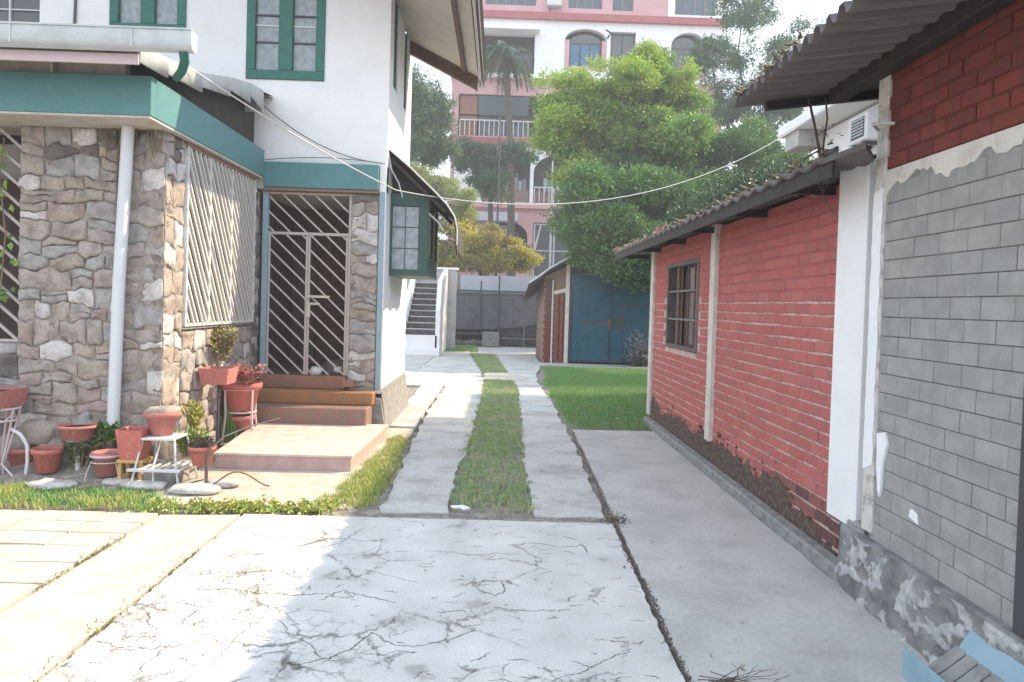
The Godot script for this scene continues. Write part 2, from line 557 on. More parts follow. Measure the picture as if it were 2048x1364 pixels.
func cracked_slab_material(w: int, h: int, x0: float, d0: float, x1: float, d1: float) -> StandardMaterial3D:
	# crazing: borders of warped cells, where a slow noise lets them open; stains and grit over it
	var cell := FastNoiseLite.new()
	cell.seed = 11
	cell.noise_type = FastNoiseLite.TYPE_CELLULAR
	cell.cellular_return_type = FastNoiseLite.RETURN_DISTANCE2_SUB
	cell.cellular_jitter = 1.0
	cell.frequency = 0.0060
	cell.domain_warp_enabled = true
	cell.domain_warp_amplitude = 95.0
	cell.domain_warp_frequency = 0.006
	cell.domain_warp_fractal_octaves = 5
	cell.domain_warp_fractal_gain = 0.6
	cell.fractal_type = FastNoiseLite.FRACTAL_NONE
	var c1 := cell.get_image(w, h, false, false, false)
	cell.frequency = 0.017
	cell.seed = 23
	var c2 := cell.get_image(w, h, false, false, false)
	var open := noise(5, 0.0032, 3).get_image(w, h)
	var stain := noise(8, 0.0042, 5).get_image(w, h)
	var grit := noise(9, 0.11, 3).get_image(w, h)
	var drawn := Image.create_empty(w, h, false, Image.FORMAT_L8)
	var lines := [
		[-1.80, 4.46, -1.44, 4.48], [-1.76, 4.18, -1.54, 4.19, -1.25, 4.26, -1.08, 4.14], [-1.65, 3.94, -1.37, 3.95, -1.20, 3.91, -0.90, 3.93],
		[-1.79, 3.72, -1.65, 3.78, -1.49, 3.72, -1.49, 3.51], [-1.78, 3.70, -1.59, 3.45], [-1.82, 3.33, -1.73, 3.38, -1.53, 3.40, -1.20, 3.41, -1.01, 3.40],
		[-1.82, 3.33, -1.69, 3.27, -1.53, 3.26, -1.38, 3.33], [-1.46, 3.33, -1.48, 3.17, -1.49, 3.02], [-1.18, 3.58, -1.19, 3.39, -1.21, 3.13],
		[-1.23, 4.61, -1.01, 4.76, -0.90, 5.10], [-1.22, 3.65, -1.05, 3.59, -0.83, 3.34, -0.76, 3.23], [-0.75, 4.29, -0.62, 4.22, -0.41, 4.12],
		[-0.09, 4.08, -0.04, 4.18, 0.05, 4.17, 0.08, 4.05, 0.02, 3.95, -0.08, 4.04], [-0.57, 3.48, -0.44, 3.35, -0.30, 3.36, -0.07, 3.53],
		[-0.59, 3.27, -0.49, 3.25, -0.34, 3.28], [0.02, 3.80, 0.21, 3.76, 0.42, 3.79], [0.31, 3.09, 0.53, 3.25, 0.66, 3.34],
		[-0.91, 3.84, -0.81, 3.98, -0.71, 3.92, -0.51, 3.83], [-0.83, 3.15, -0.64, 3.30, -0.57, 3.48], [-0.44, 4.66, -0.17, 4.59, 0.18, 4.63],
		[0.25, 4.86, 0.45, 4.78, 0.61, 4.84, 0.62, 4.69]]
	var cr := RandomNumberGenerator.new()
	cr.seed = 3
	# short hairline ticks scattered over the slab
	for i in 260:
		var tx := cr.randf_range(x0, x1)
		var td := cr.randf_range(d0, d1)
		var ta := cr.randfn(0.0, 0.5)
		var tl := cr.randf_range(0.02, 0.13)
		lines.append([tx, td, tx + cos(ta) * tl, td + sin(ta) * tl])
	for li in lines.size():
		var l: Array = lines[li]
		var wide := cr.randf_range(1.2, 2.8) if li < 21 else cr.randf_range(0.8, 2.0)
		for k in range(0, l.size() - 2, 2):
			var pa := Vector2((l[k] - x0) / (x1 - x0) * w, (d1 - l[k + 1]) / (d1 - d0) * h)
			var pb := Vector2((l[k + 2] - x0) / (x1 - x0) * w, (d1 - l[k + 3]) / (d1 - d0) * h)
			var nstep := int(pa.distance_to(pb))
			var off := 0.0
			for s in nstep + 1:
				off = off * 0.985 + cr.randfn(0.0, 0.75)
				var ends := sin(PI * clampf(float(s) / maxf(nstep, 1.0), 0.03, 0.97))
				var q := pa.lerp(pb, float(s) / maxf(nstep, 1.0)) + (pb - pa).orthogonal().normalized() * off * ends * 1.6
				var rr := wide * 0.5 * (0.3 + 1.5 * pow(cr.randf(), 2.0)) * (0.6 + 0.4 * ends)
				for yy in range(int(q.y - rr), int(q.y + rr) + 1):
					for xx in range(int(q.x - rr), int(q.x + rr) + 1):
						if xx >= 0 and yy >= 0 and xx < w and yy < h:
							drawn.set_pixel(xx, yy, Color.WHITE)
	var d_l := drawn.get_data()
	var d_1 := c1.get_data()
	var d_2 := c2.get_data()
	var d_o := open.get_data()
	var d_s := stain.get_data()
	var d_g := grit.get_data()
	var gam := PackedByteArray()
	gam.resize(1025)
	for i in 1025:
		gam[i] = int(round(Color(i / 1024.0, 0, 0).linear_to_srgb().r * 255.0))
	var out := PackedByteArray()
	out.resize(w * h * 3)
	var hgt := PackedByteArray()
	hgt.resize(w * h)
	var lo1 := 255
	var lo2 := 255
	for i in range(0, w * h, 97):
		lo1 = mini(lo1, d_1[i])
		lo2 = mini(lo2, d_2[i])
	for y in h:
		var dd := d1 + (d0 - d1) * y / h
		for x in w:
			var i := y * w + x
			var xx := x0 + (x1 - x0) * x / w
			# the near left corner is the most broken part of this slab
			var broken := clampf(0.55 - 0.28 * (xx + 1.0) + 0.22 * (4.2 - dd), 0.0, 1.0)
			var o := d_o[i] / 255.0
			var e1 := (d_1[i] - lo1) / 14.0
			var e2 := (d_2[i] - lo2) / 16.0
			var g := d_g[i] / 255.0
			var k1 := clampf(1.15 - e1 / (0.05 + 0.36 * o * o + 0.14 * broken), 0.0, 1.0) * clampf((o + broken * 0.45 - 0.60) * 6.0, 0.0, 1.0)
			var k2 := clampf(1.1 - e2 / 0.34, 0.0, 1.0) * clampf((o + broken * 0.75 - 0.98 + (g - 0.5) * 0.3) * 7.0, 0.0, 1.0)
			var s := clampf((d_s[i] / 255.0 - 0.84 + 0.15 * broken) * 10.0, 0.0, 1.0) * 0.6
			var k := maxf(maxf(k1, k2), d_l[i] / 255.0 * (0.45 + g))
			var dark := clampf(k * 0.85 + s * (0.55 + 0.6 * (g - 0.5)), 0.0, 1.0)
			var b := (0.63 - 0.16 * (d_s[i] / 255.0)) * (1.0 + 0.26 * (g - 0.5))
			out[i * 3] = gam[clampi(int(lerpf(b, 0.085, dark) * 1024.0), 0, 1024)]
			out[i * 3 + 1] = gam[clampi(int(lerpf(b * 0.985, 0.08, dark) * 1024.0), 0, 1024)]
			out[i * 3 + 2] = gam[clampi(int(lerpf(b * 0.955, 0.07, dark) * 1024.0), 0, 1024)]
			hgt[i] = clampi(int(150.0 + (g - 0.5) * 26.0 - k * 120.0), 0, 255)
	var m := StandardMaterial3D.new()
	m.albedo_texture = ImageTexture.create_from_image(Image.create_from_data(w, h, false, Image.FORMAT_RGB8, out))
	var hi := Image.create_from_data(w, h, false, Image.FORMAT_L8, hgt)
	hi.convert(Image.FORMAT_RGBA8)
	hi.bump_map_to_normal_map(1.6)
	m.normal_enabled = true
	m.normal_texture = ImageTexture.create_from_image(hi)
	m.roughness = 0.9
	m.cull_mode = BaseMaterial3D.CULL_DISABLED
	return m


func make_ground():
	var g := MB.new()
	g.quad(P(-220, -0.05, -60), P(220, -0.05, -60), P(220, -0.05, 320), P(-220, -0.05, 320), Vector3.UP)
	struct("ground", g, M.soil)
	# the cracked slab in front
	var x0 := -1.84
	var x1 := 0.92
	var near := 1.9
	var far := 5.36
	var st := SurfaceTool.new()
	st.begin(Mesh.PRIMITIVE_TRIANGLES)
	var edge := ragged(v2([x0, near, 0.82, near, 0.85, 3.5, 0.87, 4.4, 0.89, 5.34, x0, far]), 0.06, 0.008)
	edge[0] = Vector2(x0, near)
	var ids := Geometry2D.triangulate_polygon(edge)
	for i in range(0, ids.size(), 3):
		var q := [edge[ids[i]], edge[ids[i + 1]], edge[ids[i + 2]]]
		if (q[1] - q[0]).cross(q[2] - q[0]) > 0.0:
			q = [q[0], q[2], q[1]]
		for p in q:
			st.set_uv(Vector2((p.x - x0) / (x1 - x0), (far - p.y) / (far - near)))
			st.add_vertex(P(p.x, 0, p.y))
	st.generate_normals()
	st.generate_tangents()
	struct("cracked_slab", st.commit(), cracked_slab_material(1280, 1600, x0, near, x1, far))
	struct("near_slab", slab(v2([-1.84, -6, 0.82, -6, 0.82, 1.89, -1.84, 1.89]), 0.0, 0.04), M.concrete)
	struct("strip_slab", slab(ragged(v2([-2.42, -6, -1.866, -6, -1.862, 5.33, -2.42, 5.28]), 0.11, 0.007), 0.002, 0.04), M.paving)
	# the apron along the sheds
	struct("side_apron", slab(ragged(v2([0.85, -6, 0.85, 2.2, 0.875, 3.5, 0.905, 4.4, 0.925, 5.4, 0.97, 7.4, 1.0, 9.42, 2.06, 9.45, 2.06, -6]), 0.09, 0.006), 0.0, 0.05), M.concrete_smooth)
	# scored paving on the left: every stone a piece
	var paving := Node3D.new()
	paving.name = "scored_paving"
	add_child(paving)
	paving.set_meta("kind", "structure")
	var ds := [5.33, 5.09, 4.86, 4.60, 4.30, 3.98, 3.62, 3.2, 2.8, 2.3]
	var xs := [-2.45, -2.83, -3.28, -3.8, -4.4, -5.0]
	for i in ds.size() - 1:
		for k in xs.size() - 1:
			var off := 0.03 * sin(i * 2.1)
			var e := ragged(v2([xs[k] - 0.008, ds[i] - 0.008 + off * 0.3 * k, xs[k] - 0.008, ds[i + 1] + 0.008, xs[k + 1] + 0.008, ds[i + 1] + 0.008, xs[k + 1] + 0.008, ds[i] - 0.008 + off * 0.3 * k]), 0.1, 0.007)
			part("paving_stone", slab(e, rng.randf_range(-0.003, 0.003), 0.04), M.paving, paving)
	# wheel tracks, with the dirt and grass between them
	struct("wheel_track", slab(ragged(v2([-0.86, 5.5, -0.34, 5.52, -0.36, 7.0, -0.30, 9.0, -0.28, 13.2, -0.30, 15.6, -0.42, 17.5, -0.98, 24.0, -1.9, 24.0, -1.9, 14.1, -1.00, 14.0, -1.02, 11.0, -0.93, 7.5]), 0.16, 0.028), -0.004, 0.04), M.concrete_worn)
	struct("wheel_track", slab(ragged(v2([0.32, 5.5, 0.86, 5.5, 0.905, 7.4, 0.93, 9.5, 0.92, 11.5, 0.86, 15.0, 0.9, 17.0, 1.2, 20.0, 1.2, 24.0, -0.1, 24.0, 0.30, 16.6, 0.42, 13.6, 0.33, 9.0, 0.30, 7.0]), 0.16, 0.028), -0.006, 0.04), M.concrete_worn)
	struct("house_path", slab(ragged(v2([-1.44, 9.3, -1.03, 9.25, -1.06, 11.2, -1.04, 13.9, -1.44, 13.9]), 0.3, 0.008), 0.012, 0.05), M.concrete_smooth)
	struct("crossing_slab", slab(v2([-4.0, 14.0, -1.91, 14.12, -1.91, 22.6, -4.0, 22.6]), 0.0, 0.05), M.concrete_smooth)
	struct("crossing_slab", slab(ragged(v2([-0.30, 15.6, 0.55, 15.4, 0.7, 16.2, 0.2, 17.2, -0.3, 17.0]), 0.12, 0.03), 0.002, 0.03), M.dry_soil)
	struct("dirt_strip", slab(ragged(v2([-1.3, 5.37, 0.95, 5.38, 0.95, 5.5, 0.3, 5.56, -0.4, 5.58, -0.95, 5.6, -1.3, 5.66]), 0.07, 0.02), -0.014, 0.03), M.soil)
	struct("bare_ground", slab(ragged(v2([-2.75, 5.62, -1.1, 5.6, -0.98, 6.6, -1.05, 9.25, -2.75, 9.2]), 0.2, 0.03), -0.010, 0.03), M.dry_soil)
	struct("yard_floor", slab(v2([-0.1, 24.02, 6.0, 24.02, 6.0, 30.0, -6.0, 30.0, -6.0, 24.02]), -0.02, 0.03), M.concrete_worn)
	struct("shed_apron", slab(ragged(v2([1.0, 19.6, 4.6, 19.7, 4.6, 20.5, 1.2, 20.5]), 0.3, 0.03), 0.004, 0.04), M.concrete_worn)
	# the planting bed climbs to the foot of the porch
	var bed := MB.new(true)
	var prof := [[5.85, -0.02], [6.05, 0.015], [6.25, 0.04], [6.4, 0.09], [6.5, 0.17], [6.62, 0.24]]
	var nz := noise(77, 1.7)
	var nx := 60
	var pt := func(i: int, k: int) -> Vector3:
		var x := lerpf(-8.0, -2.68, float(k) / nx)
		var p: Array = prof[i]
		return P(x, p[1] + 0.035 * nz.get_noise_2d(x * 3.0, p[0] * 5.0) * float(i > 0), p[0] + 0.06 * nz.get_noise_2d(x * 2.0, 9.0))
	for i in prof.size() - 1:
		for k in nx:
			bed.quad(pt.call(i, k), pt.call(i, k + 1), pt.call(i + 1, k + 1), pt.call(i + 1, k), Vector3.UP)
	struct("planting_bed", bed, M.soil)
	# the raised ground behind the far wall
	var terrace := MB.new().bx(P(-60, -0.04, 29.2), P(60, 2.35, 90))
	struct("terrace", terrace, M.soil)


# ---------------------------------------------------------------- the white house
func make_house():
	var t := thing("white_house", "white two-storey house with green windows, teal beams and rough stone porch", "house")
	var w := MB.new()
	# upper front wall with openings for its windows, gable on top
	var opens := [[-6.9, -5.72, 4.88, 5.95], [-4.87, -3.94, 4.80, 5.95], [-3.20, -2.24, 4.29, 5.95]]
	var xs := -9.5
	for o in opens:
		w.bx(P(xs, 2.95, 9.05), P(o[0], 5.95, 9.2))
		w.bx(P(o[0], 2.95, 9.05), P(o[1], o[2], 9.2))
		xs = o[1]
	w.bx(P(xs, 2.95, 9.05), P(-1.44, 5.55, 9.2))
	w.prism(v2([xs, 5.55, -1.44, 5.55, -2.3, 5.95, xs, 5.95]), P(0, 0, 9.2), Vector3.RIGHT, Vector3.UP, Vector3.BACK, 0.15)
	w.prism(v2([-9.5, 5.95, -2.3, 5.95, -5.5, 7.4, -9.5, 5.6]), P(0, 0, 9.2), Vector3.RIGHT, Vector3.UP, Vector3.BACK, 0.15)
	# side wall, two narrow openings high up, back and far walls
	w.bx(P(-1.44, 0.0, 9.201), P(-1.6, 4.35, 11.2))
	w.bx(P(-1.44, 4.35, 9.201), P(-1.6, 5.52, 9.35))
	w.bx(P(-1.44, 4.35, 9.75), P(-1.6, 5.52, 10.35))
	w.bx(P(-1.44, 4.35, 10.7), P(-1.6, 5.52, 11.2))
	w.bx(P(-9.5, 0.0, 11.05), P(-1.6, 5.6, 11.2))
	w.bx(P(-9.5, 2.95, 9.2), P(-9.35, 5.6, 11.05))
	w.bx(P(-9.35, 2.95, 9.2), P(-1.6, 3.05, 11.05))
	w.bx(P(-1.44, 0.45, 9.03), P(-1.52, 3.27, 9.2))
	part("wall", w, M.whitewash, t)
	part("corner_strip", MB.new().bx(P(-1.515, 0.5, 9.028), P(-1.455, 2.95, 9.012), 0.003), M.pale_blue, t)
	# sloping grey foot of the side wall
	var f := MB.new()
	f.prism(v2([-1.43, 0.0, -1.36, 0.0, -1.43, 0.52]), P(0, 0, 11.25), Vector3.RIGHT, Vector3.UP, Vector3.BACK, 2.28)
	f.prism(v2([-1.60, 0.0, -1.36, 0.0, -1.43, 0.40, -1.55, 0.42]), P(0, 0, 8.97), Vector3.RIGHT, Vector3.UP, Vector3.BACK, 0.06)
	part("plinth", f, M.cement, t)
	for i in 2:
		var d: float = [9.36, 10.36][i]
		var sw := part("window", MB.new().bx(P(-1.50, 4.36, d), P(-1.46, 4.40, d + 0.38)).bx(P(-1.50, 4.40, d), P(-1.46, 5.5, d + 0.04)).bx(P(-1.50, 4.40, d + 0.34), P(-1.46, 5.5, d + 0.38)), M.green_paint, t)
		part("pane", MB.new().bx(P(-1.49, 4.40, d + 0.04), P(-1.48, 5.5, d + 0.34)), M.frosted, sw)
	# roof: two slopes, eave over the driveway
	var r := MB.new()
	r.prism(v2([-0.36, 5.06, -0.30, 5.13, -5.5, 7.68, -5.5, 7.60]), P(0, 0, 10.95), Vector3.RIGHT, Vector3.UP, Vector3.BACK, 3.2)
	r.prism(v2([-5.5, 7.60, -5.5, 7.68, -10.4, 5.3, -10.4, 5.22]), P(0, 0, 10.95), Vector3.RIGHT, Vector3.UP, Vector3.BACK, 3.2)
	var roof := part("roof", r, M.asphalt_felt, t)
	part("soffit", MB.new().prism(v2([-0.42, 4.985, -0.42, 5.025, -1.46, 5.535, -1.46, 5.495]), P(0, 0, 10.9), Vector3.RIGHT, Vector3.UP, Vector3.BACK, 3.1), M.soffit, t)
	part("soffit", MB.new().prism(v2([-1.46, 5.495, -1.46, 5.535, -5.5, 7.52, -5.5, 7.48]), P(0, 0, 9.04), Vector3.RIGHT, Vector3.UP, Vector3.BACK, 1.24), M.soffit, t)
	part("soffit_batten", MB.new().prism(v2([-0.60, 5.035, -0.60, 5.072, -0.66, 5.102, -0.66, 5.065]), P(0, -0.02, 10.85), Vector3.RIGHT, Vector3.UP, Vector3.BACK, 3.0), M.brown_wood, roof)
	part("eave_board", MB.new().bx(P(-0.40, 4.93, 7.7), P(-0.365, 5.12, 10.98), 0.004), M.cream, t)
	part("drip_edge", MB.new().bx(P(-0.36, 4.95, 7.7), P(-0.335, 5.16, 10.99), 0.004), M.dark_metal, t)
	part("rake_board", MB.new().prism(v2([-0.42, 4.80, -0.42, 5.02, -1.50, 5.55, -1.50, 5.33]), P(0, 0, 10.99), Vector3.RIGHT, Vector3.UP, Vector3.BACK, 0.10), M.brown_wood, t)
	# the paned windows of the front
	paned_window(t, -3.20, -2.24, 4.29, 5.93, 3, true)
	paned_window(t, -4.87, -3.94, 4.80, 5.93, 2, true)
	var gw := part("window", MB.new().bx(P(-6.9, 4.88, 9.09), P(-5.72, 4.90, 9.14)).bx(P(-6.12, 4.88, 9.09), P(-6.10, 5.95, 9.14)).bx(P(-6.9, 5.04, 9.095), P(-5.72, 5.055, 9.135)).bx(P(-5.735, 4.88, 9.085), P(-5.72, 5.95, 9.14)).bx(P(-6.5, 4.88, 9.09), P(-6.48, 5.95, 9.14)), M.white_metal, t)
	part("pane", MB.new().bx(P(-6.89, 4.9, 9.12), P(-5.735, 5.94, 9.128)), M.grey_glass, gw)
	# a dark stay running down the wall
	part("cable_duct", MB.new().tube([P(-5.27, 5.5, 9.03), P(-5.29, 4.75, 9.03), P(-5.31, 4.3, 9.03)], 0.016), M.cable_dark, t)
	# teal beam over the door
	part("lintel_beam", MB.new().bx(P(-2.93, 2.965, 8.96), P(-1.53, 3.27, 9.048), 0.004), M.teal, t)
	part("lintel_trim", MB.new().bx(P(-2.93, 2.925, 8.98), P(-1.53, 2.963, 9.2), 0.003), M.step_brown, t)
	make_bay(t)
	return t


func paned_window(t: Node3D, x0: float, x1: float, h0: float, h1: float, rows: int, louvre: bool):
	var fr := MB.new()
	var fw := 0.115
	var mid := (x0 + x1) * 0.5
	fr.bx(P(x0, h0, 9.03), P(x1, h0 + fw, 9.12), 0.005)
	fr.bx(P(x0, h0 + fw, 9.03), P(x0 + fw * 0.95, h1, 9.12), 0.005)
	fr.bx(P(x1 - fw * 0.95, h0 + fw, 9.03), P(x1, h1, 9.12), 0.005)
	fr.bx(P(mid - 0.085, h0 + fw, 9.028), P(mid + 0.085, h1, 9.12), 0.005)
	var wnd := part("window", fr, M.green_paint, t)
	for side in 2:
		var a := (x0 + fw * 0.95) if side == 0 else mid + 0.085
		var b := (mid - 0.085) if side == 0 else x1 - fw * 0.95
		var y := h0 + fw
		var k := 0
		while y < h1 - 0.05:
			var hh: float = [0.345, 0.20, 0.13][k % 3]
			var top := minf(y + hh, h1)
			# every second pane leans a little, as louvres do
			var lean: float = [0.0, 0.018, -0.012][k % 3]
			var pn := MB.new().box(P((a + b) * 0.5, (y + top) * 0.5, 9.085), Vector3(b - a - 0.006, top - y - 0.016, 0.008), Basis(Vector3.RIGHT, lean * 4.0))
			part("pane", pn, M.frosted, wnd)
			part("glazing_bar", MB.new().bx(P(a, top - 0.009, 9.06), P(b, top + 0.007, 9.105)), M.dark_metal if k % 3 != 1 else M.white_metal, wnd)
			y = top
			k += 1


func make_bay(t: Node3D):
	# green box window standing out from the side wall
	var x0 := -1.44
	var x1 := -0.94
	var d0 := 9.4
	var d1 := 10.75
	var b := MB.new()
	b.bx(P(x0, 1.94, d0), P(x1, 2.02, d1), 0.004)
	b.bx(P(x0, 2.02, d0), P(-1.415, 2.98, d0 + 0.04), 0.003)
	b.bx(P(-1.07, 2.02, d0), P(x1, 2.98, d0 + 0.05), 0.003)
	b.bx(P(-1.415, 2.84, d0), P(-1.07, 2.98, d0 + 0.04), 0.003)
	b.bx(P(x1 - 0.05, 2.02, d0 + 0.05), P(x1, 2.2, d1), 0.003)
	b.bx(P(x1 - 0.05, 2.9, d0 + 0.05), P(x1, 2.98, d1), 0.003)
	b.bx(P(x1 - 0.05, 2.2, d1 - 0.08), P(x1, 2.9, d1), 0.003)
	b.bx(P(x1 - 0.05, 2.2, 10.05), P(x1, 2.9, 10.12), 0.003)
	b.bx(P(x0, 2.02, d1 - 0.05), P(x1 - 0.05, 2.98, d1), 0.003)
	b.bx(P(x0, 2.98, d0), P(x1, 3.0, d1))
	var bay := part("bay_window", b, M.bay_green, t)
	for r in 3:
		for c in 2:
			part("pane", MB.new().bx(P(-1.412 + c * 0.172, 2.023 + r * 0.272, d0 + 0.02), P(-1.247 + c * 0.172, 2.288 + r * 0.272, d0 + 0.028)), M.frosted, bay)
	for c in 2:
		part("pane", MB.new().bx(P(x1 - 0.03, 2.2, [d0 + 0.05, 10.12][c]), P(x1 - 0.022, 2.9, [10.05, d1 - 0.08][c])), M.grey_glass, bay)
	var bars := MB.new()
	for r in [1, 2]:
		bars.bx(P(-1.415, 2.018 + r * 0.272, d0 + 0.012), P(-1.07, 2.028 + r * 0.272, d0 + 0.03))
	bars.bx(P(-1.248, 2.02, d0 + 0.012), P(-1.239, 2.84, d0 + 0.03))
	part("glazing_bar", bars, M.dark_metal, bay)
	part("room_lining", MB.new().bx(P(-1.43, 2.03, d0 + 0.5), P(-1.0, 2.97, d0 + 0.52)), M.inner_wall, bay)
	part("shade_panel", MB.new().prism(v2([-1.44, 3.0, -0.96, 3.0, -1.44, 3.40]), P(0, 0, 9.52), Vector3.RIGHT, Vector3.UP, Vector3.BACK, 0.02), M.dark_wood, bay)  # dark sheet added for the shaded space between bay top and awning
	# drooping dark awning over it
	var prof := [[-1.44, 3.50], [-1.15, 3.26], [-0.86, 2.99], [-0.70, 2.83], [-0.60, 2.68], [-0.565, 2.52], [-0.565, 2.33]]
	var aw := MB.new(true)
	var n := 14
	var pt := func(i: int, k: int) -> Vector3:
		var p: Array = prof[i]
		var s := float(k) / n
		var sag := 0.012 * sin(k * 2.4 + i) - (0.10 * absf(sin(s * 9.0)) if i == prof.size() - 1 else 0.0)
		return P(p[0], p[1] + sag, lerpf(9.16, 10.85, s))
	for i in prof.size() - 1:
		for k in n:
			aw.quad(pt.call(i, k), pt.call(i + 1, k), pt.call(i + 1, k + 1), pt.call(i, k + 1), Vector3(1, 1, 0))
			aw.quad(pt.call(i, k) - Vector3(0.012, 0.012, 0), pt.call(i + 1, k) - Vector3(0.012, 0.012, 0), pt.call(i + 1, k + 1) - Vector3(0.012, 0.012, 0), pt.call(i, k + 1) - Vector3(0.012, 0.012, 0), Vector3(-1, -1, 0))
	var awning := part("awning", aw, M.asphalt_felt, t)
	var rim := []
	for p in prof:
		rim.append(P(p[0] + 0.005, p[1] + 0.008, 9.155))
	part("edge_strip", MB.new().tube(rim, 0.011, 6), M.cable_white, awning)
	for d in [9.25, 9.8, 10.6]:
		part("rafter", MB.new().bar(P(-1.44, 3.42, d), P(-0.72, 2.76, d), 0.05, 0.04, Vector3.BACK), M.dark_wood, awning)
	part("stay", MB.new().tube([P(-0.94, 2.75, 9.39), P(-0.80, 2.62, 9.3), P(-0.74, 2.52, 9.28)], 0.012, 6), M.cable_white, awning)


# ---------------------------------------------------------------- stone masonry
# random rubble laid in wavering courses on a wall face; returns nothing, adds stones under parent
func rubble(parent: Node3D, o: Vector3, u: Vector3, v: Vector3, n: Vector3, wid: float, hei: float, hmin: float, hmax: float, lmin: float, lmax: float, prefs: Array, seed_: int, depth := 0.035):
	var r := RandomNumberGenerator.new()
	r.seed = seed_
	var nz := noise(seed_, 1.6, 3)
	# the bedding mortar: an uneven face that the stones barely stand out of
	var lump := noise(seed_ + 3, 5.5, 4)
	var bed := MB.new(true)
	var bu := maxi(4, int(wid / 0.035))
	var bv := maxi(4, int(hei / 0.035))
	var bp := func(i: int, k: int) -> Vector3:
		var fu := wid * i / bu
		var fv := hei * k / bv
		return o + u * fu + v * fv + n * clampf(depth * (0.20 + 1.15 * lump.get_noise_2d(fu, fv)), 0.002, depth)
	for i in bu:
		for k in bv:
			bed.quad(bp.call(i, k), bp.call(i + 1, k), bp.call(i + 1, k + 1), bp.call(i, k + 1), n)
	part("mortar_face", bed, M.mortar, parent)
	var y := 0.0
	while y < hei - 0.03:
		var ch := r.randf_range(hmin, hmax)
		if y + ch > hei - hmin * 0.6:
			ch = hei - y
		var x := 0.0
		var y0 := y
		var y1 := y + ch
		var low := func(xx: float) -> float: return y0 + (nz.get_noise_2d(xx * 1.9, y0 * 7.0) * 0.075 if y0 > 0.01 else 0.0)
		var high := func(xx: float) -> float: return y1 + (nz.get_noise_2d(xx * 1.9, y1 * 7.0) * 0.075 if y1 < hei - 0.01 else 0.0)
		while x < wid - 0.02:
			var l := r.randf_range(lmin, lmax) * (1.3 if r.randf() < 0.2 else 1.0)
			if x + l > wid - lmin * 0.6:
				l = wid - x
			var split := ch > hmin * 1.5 and r.randf() < 0.3
			var spans := [[0.0, 1.0]]
			if split:
				var s := r.randf_range(0.35, 0.65)
				spans = [[0.0, s], [s, 1.0]]
			for sp in spans:
				var a := x + 0.004
				var b := x + l - 0.004
				var sk := r.randf_range(-0.02, 0.02)
				var poly := PackedVector2Array()
				for q in [[0.0, 0.07], [0.04, 0.0], [0.2, 0.0], [0.38, -0.01], [0.55, 0.01], [0.72, 0.0], [0.96, 0.0], [1.0, 0.07], [1.01, 0.35], [1.0, 0.65], [0.99, 0.92], [0.95, 1.0], [0.76, 1.0], [0.56, 0.985], [0.38, 1.0], [0.2, 1.0], [0.05, 1.0], [0.0, 0.93], [0.0, 0.65], [-0.01, 0.33]]:
					var fx: float = q[0] + r.randf_range(-0.028, 0.028)
					var fy: float = q[1] + r.randf_range(-0.06, 0.06)
					var px := lerpf(a, b, clampf(fx, 0.0, 1.0)) + sk * (fy - 0.5) * float(x > 0.01 and x + l < wid - 0.01)
					var lo: float = low.call(px)
					var hi: float = high.call(px)
					var yy0 := lerpf(lo, hi, sp[0]) + 0.003
					var yy1 := lerpf(lo, hi, sp[1]) - 0.003
					poly.append(Vector2(clampf(px, 0.0, wid), clampf(lerpf(yy0, yy1, clampf(fy, 0.0, 1.0)), 0.0, hei)))
				var mb := MB.new().stone(poly, o, u, v, n, depth * r.randf_range(0.45, 1.15), r)
				var key: String = prefs[r.randi() % prefs.size()]
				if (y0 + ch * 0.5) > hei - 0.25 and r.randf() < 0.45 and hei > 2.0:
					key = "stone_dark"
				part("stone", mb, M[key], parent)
			x += l
		y = y1


